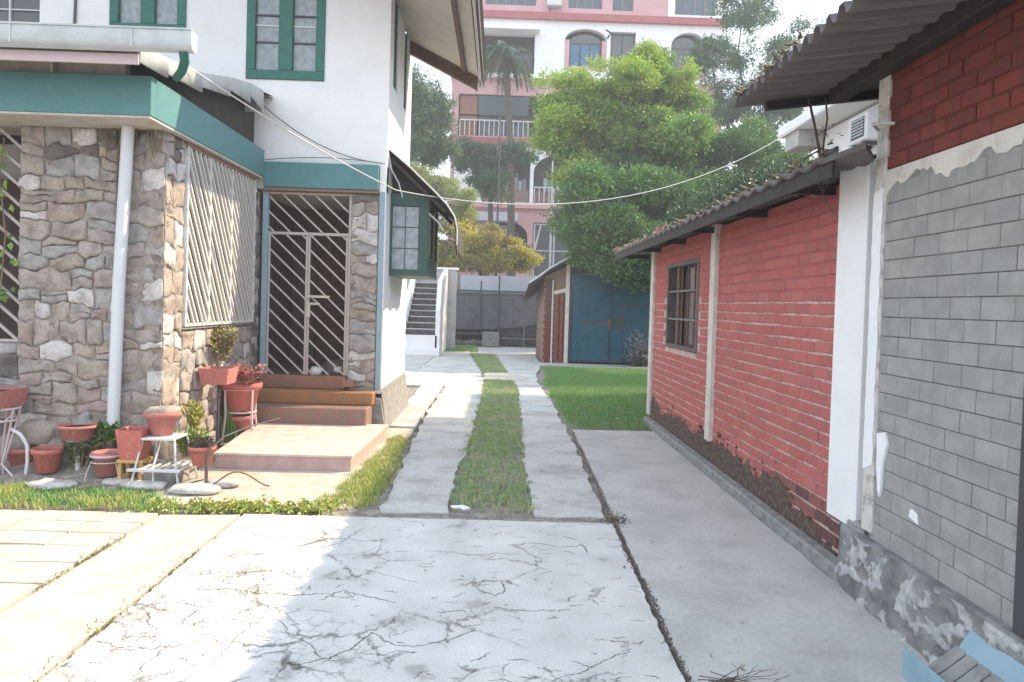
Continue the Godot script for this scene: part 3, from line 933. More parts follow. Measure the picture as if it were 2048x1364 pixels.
func make_porch():
	var t := thing("stone_porch", "stone porch with teal roof beam, lattice screens and a sagging roof edge", "porch")
	var kinds := ["stone", "stone_tan", "stone_grey", "stone_pink", "stone_tan", "stone", "stone_grey", "stone_light", "stone"]
	# corner pillar, front and side faces
	var pm := MB.new().bx(P(-4.26, 0.0, 6.535), P(-3.035, 3.07, 6.92))
	var pil := part("stone_pillar", pm, M.mortar, t)
	rubble(pil, P(-4.27, 0.1, 6.53), Vector3.RIGHT, Vector3.UP, Vector3.BACK, 0.86, 2.96, 0.08, 0.20, 0.12, 0.32, kinds, 31, 0.040)
	rubble(pil, P(-3.40, 0.1, 6.55), Vector3.RIGHT, Vector3.UP, Vector3.BACK, 0.395, 2.96, 0.09, 0.24, 0.13, 0.30, kinds, 36, 0.03)
	rubble(pil, P(-3.03, 0.1, 6.54), Vector3.FORWARD, Vector3.UP, Vector3.RIGHT, 0.39, 2.96, 0.13, 0.27, 0.14, 0.26, ["stone_tan", "stone_light", "stone"], 47, 0.03)
	# low wall under the side screen
	var lw := part("low_wall", MB.new().bx(P(-3.3, 0.0, 6.93), P(-3.04, 1.27, 8.98)), M.mortar, t)
	rubble(lw, P(-3.035, 0.0, 6.93), Vector3.FORWARD, Vector3.UP, Vector3.RIGHT, 2.03, 1.26, 0.14, 0.26, 0.16, 0.36, ["stone_tan", "stone_light", "stone", "stone_grey"], 58, 0.03)
	part("sill", MB.new().bx(P(-3.32, 1.272, 6.9), P(-3.0, 1.315, 8.95), 0.008), M.cement, lw)
	# stone pier at the inner corner
	var pier := part("corner_pier", MB.new().bx(P(-3.22, 0.1, 8.86), P(-3.01, 2.92, 9.1)), M.mortar, t)
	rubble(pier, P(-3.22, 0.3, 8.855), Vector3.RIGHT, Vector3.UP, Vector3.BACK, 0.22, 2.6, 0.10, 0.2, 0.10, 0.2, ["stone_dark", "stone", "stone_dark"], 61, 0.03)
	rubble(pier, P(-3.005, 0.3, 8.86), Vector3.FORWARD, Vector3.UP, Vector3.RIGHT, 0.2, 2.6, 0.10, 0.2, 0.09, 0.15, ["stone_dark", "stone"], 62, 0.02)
	# wall below the left opening
	var fw := part("low_wall", MB.new().bx(P(-7.5, 0.0, 6.56), P(-4.262, 1.14, 6.85)), M.mortar, t)
	rubble(fw, P(-5.4, 0.1, 6.555), Vector3.RIGHT, Vector3.UP, Vector3.BACK, 1.13, 1.03, 0.16, 0.3, 0.24, 0.5, ["stone_grey", "stone_dark", "stone"], 71, 0.04)
	# boulders at the foot
	for b in [[-4.05, 0.27, 0.19, 0.14], [-3.86, 0.12, 0.26, 0.12], [-3.66, 0.31, 0.13, 0.10], [-4.28, 0.14, 0.2, 0.13], [-3.24, 0.2, 0.14, 0.12], [-3.08, 0.12, 0.16, 0.13]]:
		part("boulder", rock(Vector3(b[2], b[3], 0.13), int(b[0] * -100)), M["stone_dark" if b[0] > -3.3 else "stone_tan"], pil, P(b[0], b[1] + 0.07, 6.52))
	# dark room behind the screens
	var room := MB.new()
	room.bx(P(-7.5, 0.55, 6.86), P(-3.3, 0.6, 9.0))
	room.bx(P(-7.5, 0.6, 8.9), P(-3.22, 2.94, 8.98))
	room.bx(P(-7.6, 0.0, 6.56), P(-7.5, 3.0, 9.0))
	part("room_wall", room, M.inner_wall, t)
	# teal ring beam with a tan underside
	var beam := MB.new()
	beam.bx(P(-8.0, 3.075, 6.07), P(-2.92, 3.40, 6.17), 0.004)
	beam.bx(P(-3.02, 3.075, 6.172), P(-2.921, 3.40, 8.95), 0.004)
	part("beam", beam, M.teal, t)
	var un := MB.new()
	un.bx(P(-8.0, 3.055, 6.08), P(-2.93, 3.073, 6.92))
	un.bx(P(-3.3, 3.055, 6.922), P(-2.93, 3.073, 8.95))
	part("beam_soffit", un, M.soffit, t)
	part("top_plate", MB.new().bx(P(-3.05, 3.0, 6.93), P(-2.98, 3.053, 8.86), 0.004), M.step_brown, t)
	part("rafter_block", MB.new().bx(P(-8.0, 3.402, 6.2), P(-3.2, 3.55, 6.28)).bx(P(-3.78, 3.405, 6.12), P(-3.755, 3.53, 6.199)), M.soffit, t)
	# roof sheet, sagging along its free edge
	var rf := MB.new(true)
	var line := [[5.72, 3.50], [6.2, 3.56], [6.9, 3.66], [7.6, 3.84], [8.2, 3.96], [8.62, 4.0], [9.04, 4.06]]
	for i in line.size() - 1:
		for k in 18:
			var xa := lerpf(-8.0, -2.86, k / 18.0)
			var xb := lerpf(-8.0, -2.86, (k + 1) / 18.0)
			for dy in [0.0, 0.025]:
				rf.quad(P(xa, line[i][1] + dy, line[i][0]), P(xb, line[i][1] + dy, line[i][0]), P(xb, line[i + 1][1] + dy, line[i + 1][0]), P(xa, line[i + 1][1] + dy, line[i + 1][0]), Vector3.UP if dy > 0.0 else Vector3.DOWN)
	var roof := part("roof", rf, M.sheet_metal, t)
	var inner := MB.new()
	inner.bx(P(-8.0, 3.38, 7.4), P(-3.0, 3.42, 9.0))
	inner.prism(v2([6.3, 3.40, 8.94, 3.40, 8.94, 3.98, 7.6, 3.83, 6.3, 3.56]), P(-3.05, 0, 0), Vector3.FORWARD, Vector3.UP, Vector3.LEFT, 0.03)
	part("ceiling", inner, M.dark_wood, roof)
	# rake fascia: a band that follows the sag
	var fa := MB.new(true)
	for i in line.size() - 2:
		var a: Array = line[i]
		var b: Array = line[i + 1]
		for x in [-2.84, -2.86]:
			fa.quad(P(x, a[1] - 0.10, a[0]), P(x, b[1] - 0.13 - 0.02 * i, b[0]), P(x, b[1] + 0.03, b[0]), P(x, a[1] + 0.03, a[0]), Vector3.RIGHT if x > -2.85 else Vector3.LEFT)
		fa.quad(P(-2.86, a[1] - 0.10, a[0]), P(-2.86, b[1] - 0.13 - 0.02 * i, b[0]), P(-2.84, b[1] - 0.13 - 0.02 * i, b[0]), P(-2.84, a[1] - 0.10, a[0]), Vector3.DOWN)
	fa.smooth(false).bx(P(-3.06, 3.78, 8.6), P(-2.84, 4.03, 8.63))
	part("rake_fascia", fa, M.zinc, roof)
	part("front_fascia", MB.new().bx(P(-8.0, 3.375, 5.70), P(-2.845, 3.455, 5.72), 0.003), M.pink_metal, roof)
	# gutter: a half-open channel with seams and an end cap
	var gut := MB.new(true)
	var sec := [Vector2(0.0, 0.16), Vector2(-0.005, 0.05), Vector2(0.02, 0.01), Vector2(0.07, 0.0), Vector2(0.10, 0.02), Vector2(0.11, 0.12)]
	for i in sec.size() - 1:
		for k in 12:
			var xa := lerpf(-8.0, -2.40, k / 12.0)
			var xb := lerpf(-8.0, -2.40, (k + 1) / 12.0)
			gut.quad(P(xa, 3.455 + sec[i].y, 5.58 + sec[i].x), P(xb, 3.455 + sec[i].y, 5.58 + sec[i].x), P(xb, 3.455 + sec[i + 1].y, 5.58 + sec[i + 1].x), P(xa, 3.455 + sec[i + 1].y, 5.58 + sec[i + 1].x), Vector3(0, -0.5, 1))
	gut.smooth(false)
	gut.prism(v2([0.0, 0.16, -0.005, 0.05, 0.02, 0.01, 0.07, 0.0, 0.10, 0.02, 0.11, 0.15]), P(-2.40, 3.455, 5.58), Vector3.FORWARD, Vector3.UP, Vector3.RIGHT, 0.012)
	gut.bx(P(-8.0, 3.609, 5.57), P(-2.39, 3.621, 5.59))
	for x in [-2.84, -3.75, -4.6]:
		gut.bx(P(x, 3.47, 5.571), P(x + 0.012, 3.615, 5.576))
	part("gutter", gut, M.zinc, roof)
	part("gutter_elbow", MB.new().tube([P(-2.47, 3.46, 5.63), P(-2.47, 3.40, 5.66), P(-2.53, 3.35, 5.75), P(-2.62, 3.33, 5.86)], 0.035), M.green_paint, roof)
	# drain pipe
	part("drain_pipe", MB.new().tube([P(-3.27, 3.055, 6.40), P(-3.30, 2.6, 6.42), P(-3.345, 1.7, 6.43), P(-3.385, 0.3, 6.44)], 0.052, 16), M.pvc, t)
	part("pipe_collar", MB.new().tube([P(-3.352, 1.52, 6.43), P(-3.356, 1.44, 6.432)], 0.0545, 16), M.pvc, t)
	# dry roots hanging from under the beam beside the pipe
	var roots := MB.new()
	for i in 26:
		var x := -3.62 + rng.randf() * 0.62
		var p := [P(x, 3.06, 6.47 + rng.randf() * 0.04)]
		for k in 4:
			p.append(p[-1] + Vector3(rng.randf_range(-0.025, 0.025), -rng.randf_range(0.03, 0.10), rng.randf_range(-0.01, 0.012)))
		roots.tube(p, [0.006, 0.006, 0.005, 0.004, 0.002], 4)
	stuff(part("dry_roots", roots, M.leaf_dry, t))
	# lattice of slanted slats on the driveway side
	lattice(t, P(-3.0, 1.32, 6.94), Vector3.FORWARD, 1.92, 1.68, [0.0, 0.54, 1.13, 1.88], 0.105, Vector3.RIGHT, "grey_slat", 1.55)
	# the same over the left opening
	lattice(t, P(-6.4, 1.15, 6.58), Vector3.RIGHT, 2.12, 1.88, [0.0, 1.0], 0.20, Vector3.BACK, "grille", 0.85)


func rock(size: Vector3, seed_: int) -> MB:
	var nz := noise(seed_, 0.9, 2)
	var mb := MB.new(true)
	var seg := 12
	var rows := 7
	var pt := func(i: int, k: int) -> Vector3:
		var a := PI * i / rows
		var b := TAU * (k % seg) / seg
		var d := Vector3(sin(a) * cos(b), cos(a), sin(a) * sin(b))
		var q := Vector3(signf(d.x) * pow(absf(d.x), 0.75), signf(d.y) * pow(absf(d.y), 0.75), signf(d.z) * pow(absf(d.z), 0.75))
		return q * size * (0.92 + 0.28 * nz.get_noise_3dv(d * 1.6 + Vector3.ONE * seed_ * 0.37))
	for i in rows:
		for k in seg:
			var a: Vector3 = pt.call(i, k)
			var c: Vector3 = pt.call(i + 1, k + 1)
			mb.quad(a, pt.call(i, k + 1), c, pt.call(i + 1, k), a + c)
	return mb


func lattice(t: Node3D, o: Vector3, u: Vector3, wid: float, hei: float, posts: Array, gap: float, n: Vector3, mat: String, slope: float):
	var fr := MB.new()
	for x in posts:
		fr.bar(o + u * (x + 0.015) - Vector3.UP * 0.01, o + u * (x + 0.015) + Vector3.UP * (hei + 0.01), 0.032, 0.045, u)
	fr.bar(o + Vector3.UP * 0.0, o + u * wid, 0.03, 0.04, Vector3.UP)
	var f := part("lattice_screen", fr, M[mat], t)
	var x := -hei / slope
	while x < wid:
		# from the top left down to the right
		var a := Vector2(x, hei)
		var b := Vector2(x + hei / slope, 0.0)
		if a.x < 0.0:
			a = Vector2(0.0, hei + x * slope)
		if b.x > wid:
			b = Vector2(wid, hei - (wid - x) * slope)
		if a.distance_to(b) > 0.12:
			part("slat", MB.new().bar(o + u * a.x + Vector3.UP * a.y + n * 0.016, o + u * b.x + Vector3.UP * b.y + n * 0.016, 0.024, 0.022, u), M[mat], f)
		x += gap * (1.0 + 0.12 * sin(x * 31.0))


# ---------------------------------------------------------------- door grille, steps and landing
func make_entrance():
	var t := thing("grille_door", "tall metal grille door with slanted bars at the top of the red steps", "door")
	var x0 := -2.925
	var x1 := -1.875
	var h0 := 0.66
	var h1 := 2.92
	var ht := 2.41
	var mid := -2.39
	var d := 9.06
	part("jamb", MB.new().bx(P(x0 - 0.03, h0, d - 0.03), P(x0 + 0.035, h1, d + 0.05), 0.004), M.pale_blue, t)
	part("jamb", MB.new().bx(P(x1 - 0.02, h0, d - 0.02), P(x1 + 0.02, h1, d + 0.05), 0.004), M.grille, t)
	part("transom", MB.new().bx(P(x0 + 0.035, ht - 0.018, d - 0.01), P(x1 - 0.02, ht + 0.018, d + 0.03), 0.004), M.grille, t)
	part("head", MB.new().bx(P(x0 + 0.035, h1 - 0.03, d - 0.01), P(x1 - 0.02, h1, d + 0.03), 0.004), M.grille, t)
	part("stile", MB.new().bx(P(mid - 0.028, h0, d - 0.014), P(mid - 0.002, ht - 0.02, d + 0.03), 0.003).bx(P(mid + 0.002, h0, d - 0.012), P(mid + 0.026, ht - 0.02, d + 0.03), 0.003), M.grille, t)
	part("stile", MB.new().bx(P(x0 + 0.04, h0, d - 0.008), P(x0 + 0.065, ht - 0.02, d + 0.02), 0.003), M.grille, t)
	part("stile", MB.new().bx(P(x1 - 0.05, h0, d - 0.008), P(x1 - 0.024, ht - 0.02, d + 0.02), 0.003), M.grille, t)
	# slanted bars, panel by panel
	for pn in [[x0 + 0.04, x1 - 0.03, ht + 0.018, h1 - 0.03, 0.93], [x0 + 0.065, mid - 0.028, h0, ht - 0.018, 0.95], [mid + 0.026, x1 - 0.05, h0, ht - 0.018, 0.95]]:
		var c: float = pn[2] + 0.06
		while c < pn[3] + (pn[1] - pn[0]) * pn[4]:
			# line: y = c - slope * (x - x0)
			var a := Vector2(pn[0], c)
			var b := Vector2(pn[1], c - pn[4] * (pn[1] - pn[0]))
			if a.y > pn[3]:
				a = Vector2(pn[0] + (c - pn[3]) / pn[4], pn[3])
			if b.y < pn[2]:
				b = Vector2(pn[0] + (c - pn[2]) / pn[4], pn[2])
			if b.x - a.x > 0.03:
				part("bar", MB.new().bar(P(a.x, a.y, d + 0.006), P(b.x, b.y, d + 0.006), 0.020, 0.016), M.grille, t)
			c += 0.186
	part("latch", MB.new().bx(P(mid - 0.0, 1.62, d - 0.03), P(mid + 0.28, 1.65, d - 0.012), 0.003).bx(P(mid + 0.0, 1.53, d - 0.028), P(mid + 0.16, 1.56, d - 0.012), 0.003).bx(P(mid + 0.0, 1.38, d - 0.04), P(mid + 0.045, 1.53, d - 0.012), 0.004), M.soffit, t)
	# hallway behind it
	var hall := thing("hallway", "dark hallway behind the slanted door bars", "room")
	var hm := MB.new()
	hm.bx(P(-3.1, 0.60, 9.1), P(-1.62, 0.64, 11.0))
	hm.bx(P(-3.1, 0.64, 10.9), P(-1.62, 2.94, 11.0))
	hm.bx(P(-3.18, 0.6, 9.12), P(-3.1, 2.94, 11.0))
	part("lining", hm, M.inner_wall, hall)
	part("inner_door", MB.new().bx(P(-2.72, 0.64, 10.86), P(-2.32, 2.3, 10.9), 0.01).bx(P(-2.76, 0.64, 10.87), P(-2.73, 2.34, 10.89)).bx(P(-2.31, 0.64, 10.87), P(-2.28, 2.34, 10.89)), M.brown_wood, hall)
	part("rubble_heap", rock(Vector3(0.28, 0.13, 0.2), 5), M.stone_dark, hall, P(-2.05, 0.70, 9.5))
	solo("plastic_bag", rock(Vector3(0.085, 0.06, 0.05), 9), M.paper, "crumpled white bag lying at the foot of the grille door", "bag").position = P(-2.29, 0.70, 9.16)
	solo("plastic_bag", rock(Vector3(0.06, 0.045, 0.05), 14), M.paper, "small grey-white rag behind the right door leaf", "rag").position = P(-2.02, 0.72, 9.2)
	# stone pillar to the right of the door
	var pil := thing("door_pillar", "rough stone pillar right of the grille door", "pillar")
	var core := part("core", MB.new().bx(P(-1.85, 0.1, 9.04), P(-1.53, 2.92, 9.2)), M.mortar, pil)
	rubble(core, P(-1.86, 0.32, 9.035), Vector3.RIGHT, Vector3.UP, Vector3.BACK, 0.335, 2.6, 0.09, 0.22, 0.15, 0.34, ["stone", "stone_grey", "stone_tan", "stone_light"], 83, 0.028)
	part("loose_brick", MB.new().box(P(-1.83, 0.58, 8.93), Vector3(0.15, 0.085, 0.1), Basis(Vector3.UP, 0.1), 0.006), M.step_red, pil)
	# steps
	var s := thing("porch_steps", "three red and ochre concrete steps below the grille door", "steps")
	part("step", MB.new().bx(P(-3.0, 0.0, 8.47), P(-1.52, 0.335, 9.2), 0.012), M.step_brown, s)
	part("step", MB.new().bx(P(-2.97, 0.336, 8.76), P(-1.5, 0.49, 9.2), 0.012), M.step_ochre, s)
	part("step", MB.new().bx(P(-2.95, 0.491, 9.0), P(-1.88, 0.652, 9.3), 0.012), M.step_red, s)
	# landing
	var l := thing("landing", "low pink concrete landing in front of the steps", "platform")
	part("top", slab(ragged(v2([-2.63, 6.78, -1.34, 6.80, -1.28, 8.6, -2.78, 8.5]), 0.4, 0.006), 0.142, 0.02), M.landing, l)
	part("edge", slab(v2([-2.615, 6.795, -1.355, 6.815, -1.295, 8.58, -2.76, 8.48]), 0.121, 0.13), M.landing_edge, l)


# ---------------------------------------------------------------- long red brick shed
func make_brick_shed():
	var t := thing("brick_shed", "long low shed of red painted brick with a barred window", "shed")
	var X := 2.16
	var dn := 4.48
	var df := 10.1
	var hb := 0.13
	var ht := 2.44
	var wl := MB.new()
	# backing in two tones of mortar, window left open
	var wd0 := 7.87
	var wd1 := 9.34
	var wh0 := 1.13
	var wh1 := 2.18
	wl.bx(P(X + 0.010, 0.0, dn), P(X + 0.14, wh0, df))
	wl.bx(P(X + 0.010, wh0, dn), P(X + 0.14, 1.75, wd0))
	wl.bx(P(X + 0.010, wh0, wd1), P(X + 0.14, 1.75, df))
	part("wall", wl, M.pale_mortar, t)
	var wu := MB.new()
	wu.bx(P(X + 0.007, 1.75, dn), P(X + 0.14, wh1, wd0))
	wu.bx(P(X + 0.007, 1.75, wd1), P(X + 0.14, wh1, df))
	wu.bx(P(X + 0.007, wh1, dn), P(X + 0.14, ht, df))
	wu.bx(P(X + 0.007, 0.0, df + 0.001), P(X + 3.4, ht + 0.3, df + 0.13))
	part("wall", wu, M.red_brick_dull, t)
	var shapes := []
	for k in 3:
		shapes.append(MB.new().box(Vector3.ZERO, Vector3(0.03, [0.0715, 0.073, 0.0695][k], [0.2155, 0.214, 0.2165][k]), Basis.IDENTITY, 0.005).done())
	var mats := [M.red_brick, M.red_brick_dull, M.red_brick_bright, M.red_brick]
	var far_bricks := MB.new()
	var far_old := MB.new()
	var nz := noise(5, 0.9, 4)
	var spots := []
	var c := 0
	var y := hb + 0.038
	while y < ht - 0.03:
		var z := dn - (0.11 if c % 2 else 0.0) + 0.11
		while z < df:
			if not (y > wh0 - 0.03 and y < wh1 + 0.03 and z > wd0 - 0.08 and z < wd1 + 0.08):
				spots.append([z, y])
			z += 0.2185
		y += 0.0865
		c += 1
	spots.sort_custom(func(a, b): return a[0] < b[0])
	for i in spots.size():
		var z: float = spots[i][0]
		var yy: float = spots[i][1]
		var out := rng.randf_range(-0.003, 0.003)
		var at := P(X + 0.015 + out, yy + rng.randf_range(-0.004, 0.004), z)
		var old := yy < 0.36 + 0.10 * nz.get_noise_1d(z * 1.4) and z < 5.6
		if i < 300:
			var b := part("brick", shapes[rng.randi() % 3], (M.stained_brick if rng.randf() < 0.6 else M.stained_brick_dark) if old else mats[rng.randi() % 4], t, at)
			b.rotation = Vector3(rng.randf_range(-0.008, 0.008), rng.randf_range(-0.012, 0.012), 0)
		else:
			(far_old if old else far_bricks).box(at, Vector3(0.03, 0.0705 + rng.randf_range(-0.003, 0.003), 0.211), Basis(Vector3.RIGHT, rng.randf_range(-0.008, 0.008)), 0.006)
	stuff(part("brick_courses", far_bricks, M.red_brick, t))
	stuff(part("stained_courses", far_old, M.stained_brick, t))
	# crumbling dark render at the foot, ragged along the top
	var pts := PackedVector2Array()
	var d := dn
	pts.append(Vector2(dn, 0.0))
	while d < df:
		pts.append(Vector2(d, clampf(0.29 + 0.14 * nz.get_noise_1d(d * 1.4) + 0.07 * nz.get_noise_1d(d * 9.0) + rng.randf_range(-0.014, 0.014) - 0.22 * clampf((5.5 - d) / 0.9, 0.0, 1.0), 0.10, 0.46)))
		d += rng.randf_range(0.008, 0.03)
	pts.append(Vector2(df, 0.0))
	part("crumbling_render", MB.new().prism(pts, P(X + 0.02, 0, 0), Vector3.FORWARD, Vector3.UP, Vector3.LEFT, 0.0245), M.render_dark, t)
	for k in 90:
		var fz := rng.randf_range(dn + 0.1, df - 0.1)
		var fy := 0.31 + 0.14 * nz.get_noise_1d(fz * 1.4) - 0.2 * clampf((5.5 - fz) / 0.9, 0.0, 1.0) + rng.randfn(0.0, 0.045)
		var fs := rng.randf_range(0.006, 0.028)
		var fp := PackedVector2Array()
		for q in 7:
			fp.append(Vector2(fz, maxf(fy, 0.12)) + Vector2(cos(TAU * q / 7.0) * fs * rng.randf_range(0.7, 1.8), sin(TAU * q / 7.0) * fs * rng.randf_range(0.5, 1.0)))
		part("render_flake", MB.new().prism(fp, P(X + 0.02, 0, 0), Vector3.FORWARD, Vector3.UP, Vector3.LEFT, 0.0238), M.render_dark, t)
	part("kerb", MB.new().bx(P(2.065, -0.05, 4.25), P(2.2, 0.085, 10.15), 0.012), M.cement, t)
	# pale posts
	part("post", MB.new().bx(P(X - 0.045, 0.30, 7.16), P(X + 0.03, ht + 0.03, 7.30), 0.006), M.cream, t)
	part("post", MB.new().bx(P(X - 0.03, 0.12, df - 0.02), P(X + 0.1, ht, df + 0.15), 0.006), M.cream, t)
	part("pillar", MB.new().bx(P(2.08, 0.36, 4.12), P(2.30, 2.50, 4.475), 0.010), M.whitewash, t)
	part("pillar_foot", rock(Vector3(0.12, 0.24, 0.16), 21), M.cement, t, P(2.20, 0.25, 4.22))
	part("conduit", MB.new().bx(P(2.125, 0.42, 4.035), P(2.16, 2.55, 4.115), 0.004), M.cement, t)
	# window: frame, bars, dark inside
	var fr := MB.new()
	fr.bx(P(X - 0.004, wh0, wd0), P(X + 0.10, wh0 + 0.05, wd1), 0.004)
	fr.bx(P(X - 0.004, wh1 - 0.05, wd0), P(X + 0.10, wh1, wd1), 0.004)
	fr.bx(P(X - 0.004, wh0 + 0.05, wd0), P(X + 0.10, wh1 - 0.05, wd0 + 0.07), 0.004)
	fr.bx(P(X - 0.004, wh0 + 0.05, wd1 - 0.07), P(X + 0.10, wh1 - 0.05, wd1), 0.004)
	fr.bx(P(X + 0.03, wh0 + 0.05, 8.86), P(X + 0.09, wh1 - 0.05, 8.98), 0.004)
	var wn := part("window", fr, M.sheet_metal, t)
	for k in 2:
		part("bar", MB.new().tube([P(X + 0.015, wh0 + 0.36 + k * 0.34, wd0 + 0.05), P(X + 0.015, wh0 + 0.36 + k * 0.34, wd1 - 0.05)], 0.012, 6), M.cement, wn)
	for k in 4:
		part("bar", MB.new().tube([P(X + 0.03, wh0 + 0.05, wd0 + 0.25 + k * 0.27), P(X + 0.03, wh1 - 0.05, wd0 + 0.25 + k * 0.27)], 0.010, 6), M.rust, wn)
	part("pane", MB.new().bx(P(X + 0.105, wh0, wd0), P(X + 0.112, wh1, wd1)), M.grey_glass, wn)
	var inside := MB.new()
	inside.bx(P(X + 3.4, 0, 4.4), P(X + 3.5, 2.7, 10.2))
	inside.bx(P(X + 0.15, 0.0, 4.38), P(X + 3.4, 2.6, 4.5))
	part("inner_wall", inside, M.cement, t)
	# roof: wavy sheets with a dark underside, edge crusted with leaf litter
	var rf := MB.new(true)
	var n := 150
	for layer in 2:
		for k in n:
			var a := lerpf(4.12, 11.6, float(k) / n)
			var b := lerpf(4.12, 11.6, float(k + 1) / n)
			var ya := 0.018 * sin(k * 1.25) + 0.028 * (1 - layer)
			var yb := 0.018 * sin((k + 1) * 1.25) + 0.028 * (1 - layer)
			rf.quad(P(1.80, 2.455 + ya, a), P(1.80, 2.455 + yb, b), P(5.8, 2.86 + yb, b), P(5.8, 2.86 + ya, a), Vector3.UP if layer == 0 else Vector3.DOWN)
	for k in n:
		var a := lerpf(4.12, 11.6, float(k) / n)
		var b := lerpf(4.12, 11.6, float(k + 1) / n)
		var ya := 0.018 * sin(k * 1.25)
		var yb := 0.018 * sin((k + 1) * 1.25)
		rf.quad(P(1.80, 2.455 + ya, a), P(1.80, 2.455 + yb, b), P(1.80, 2.483 + yb, b), P(1.80, 2.483 + ya, a), Vector3.LEFT)
	var roof := part("roof", rf, M.sheet_metal, t)
	# the near end of the sheets is cut at a slant where it meets the next building
	part("roof_end", MB.new().prism(v2([1.80, 4.12, 2.06, 4.12, 2.04, 3.98, 1.83, 3.66]), Vector3(0, 2.45, 0), Vector3.RIGHT, Vector3.FORWARD, Vector3.UP, 0.03), M.sheet_metal, roof)
	part("eave_board", MB.new().bx(P(1.815, 2.36, 4.0), P(1.835, 2.45, 11.5), 0.003), M.dark_wood, roof)
	for z in [4.7, 5.9, 7.2, 8.5, 9.8, 11.2]:
		part("rafter", MB.new().bx(P(1.84, 2.38, z), P(2.3, 2.44, z + 0.05)), M.dark_wood, roof)
	var litter := MB.new()
	for i in 420:
		var z := rng.randf_range(4.1, 11.5)
		var x := 1.80 + absf(rng.randfn(0.0, 0.10))
		var a := rng.randf() * TAU
		litter.leaf(P(x - 0.01, 2.50 + rng.randf() * 0.03 + (x - 1.8) * 0.1, z), Vector3(cos(a), rng.randf_range(-0.5, 0.3), sin(a)), Vector3(-sin(a), 0, cos(a)), rng.randf_range(0.03, 0.08), rng.randf_range(0.02, 0.04))
	stuff(part("leaf_litter", litter, M.leaf_dry, roof))


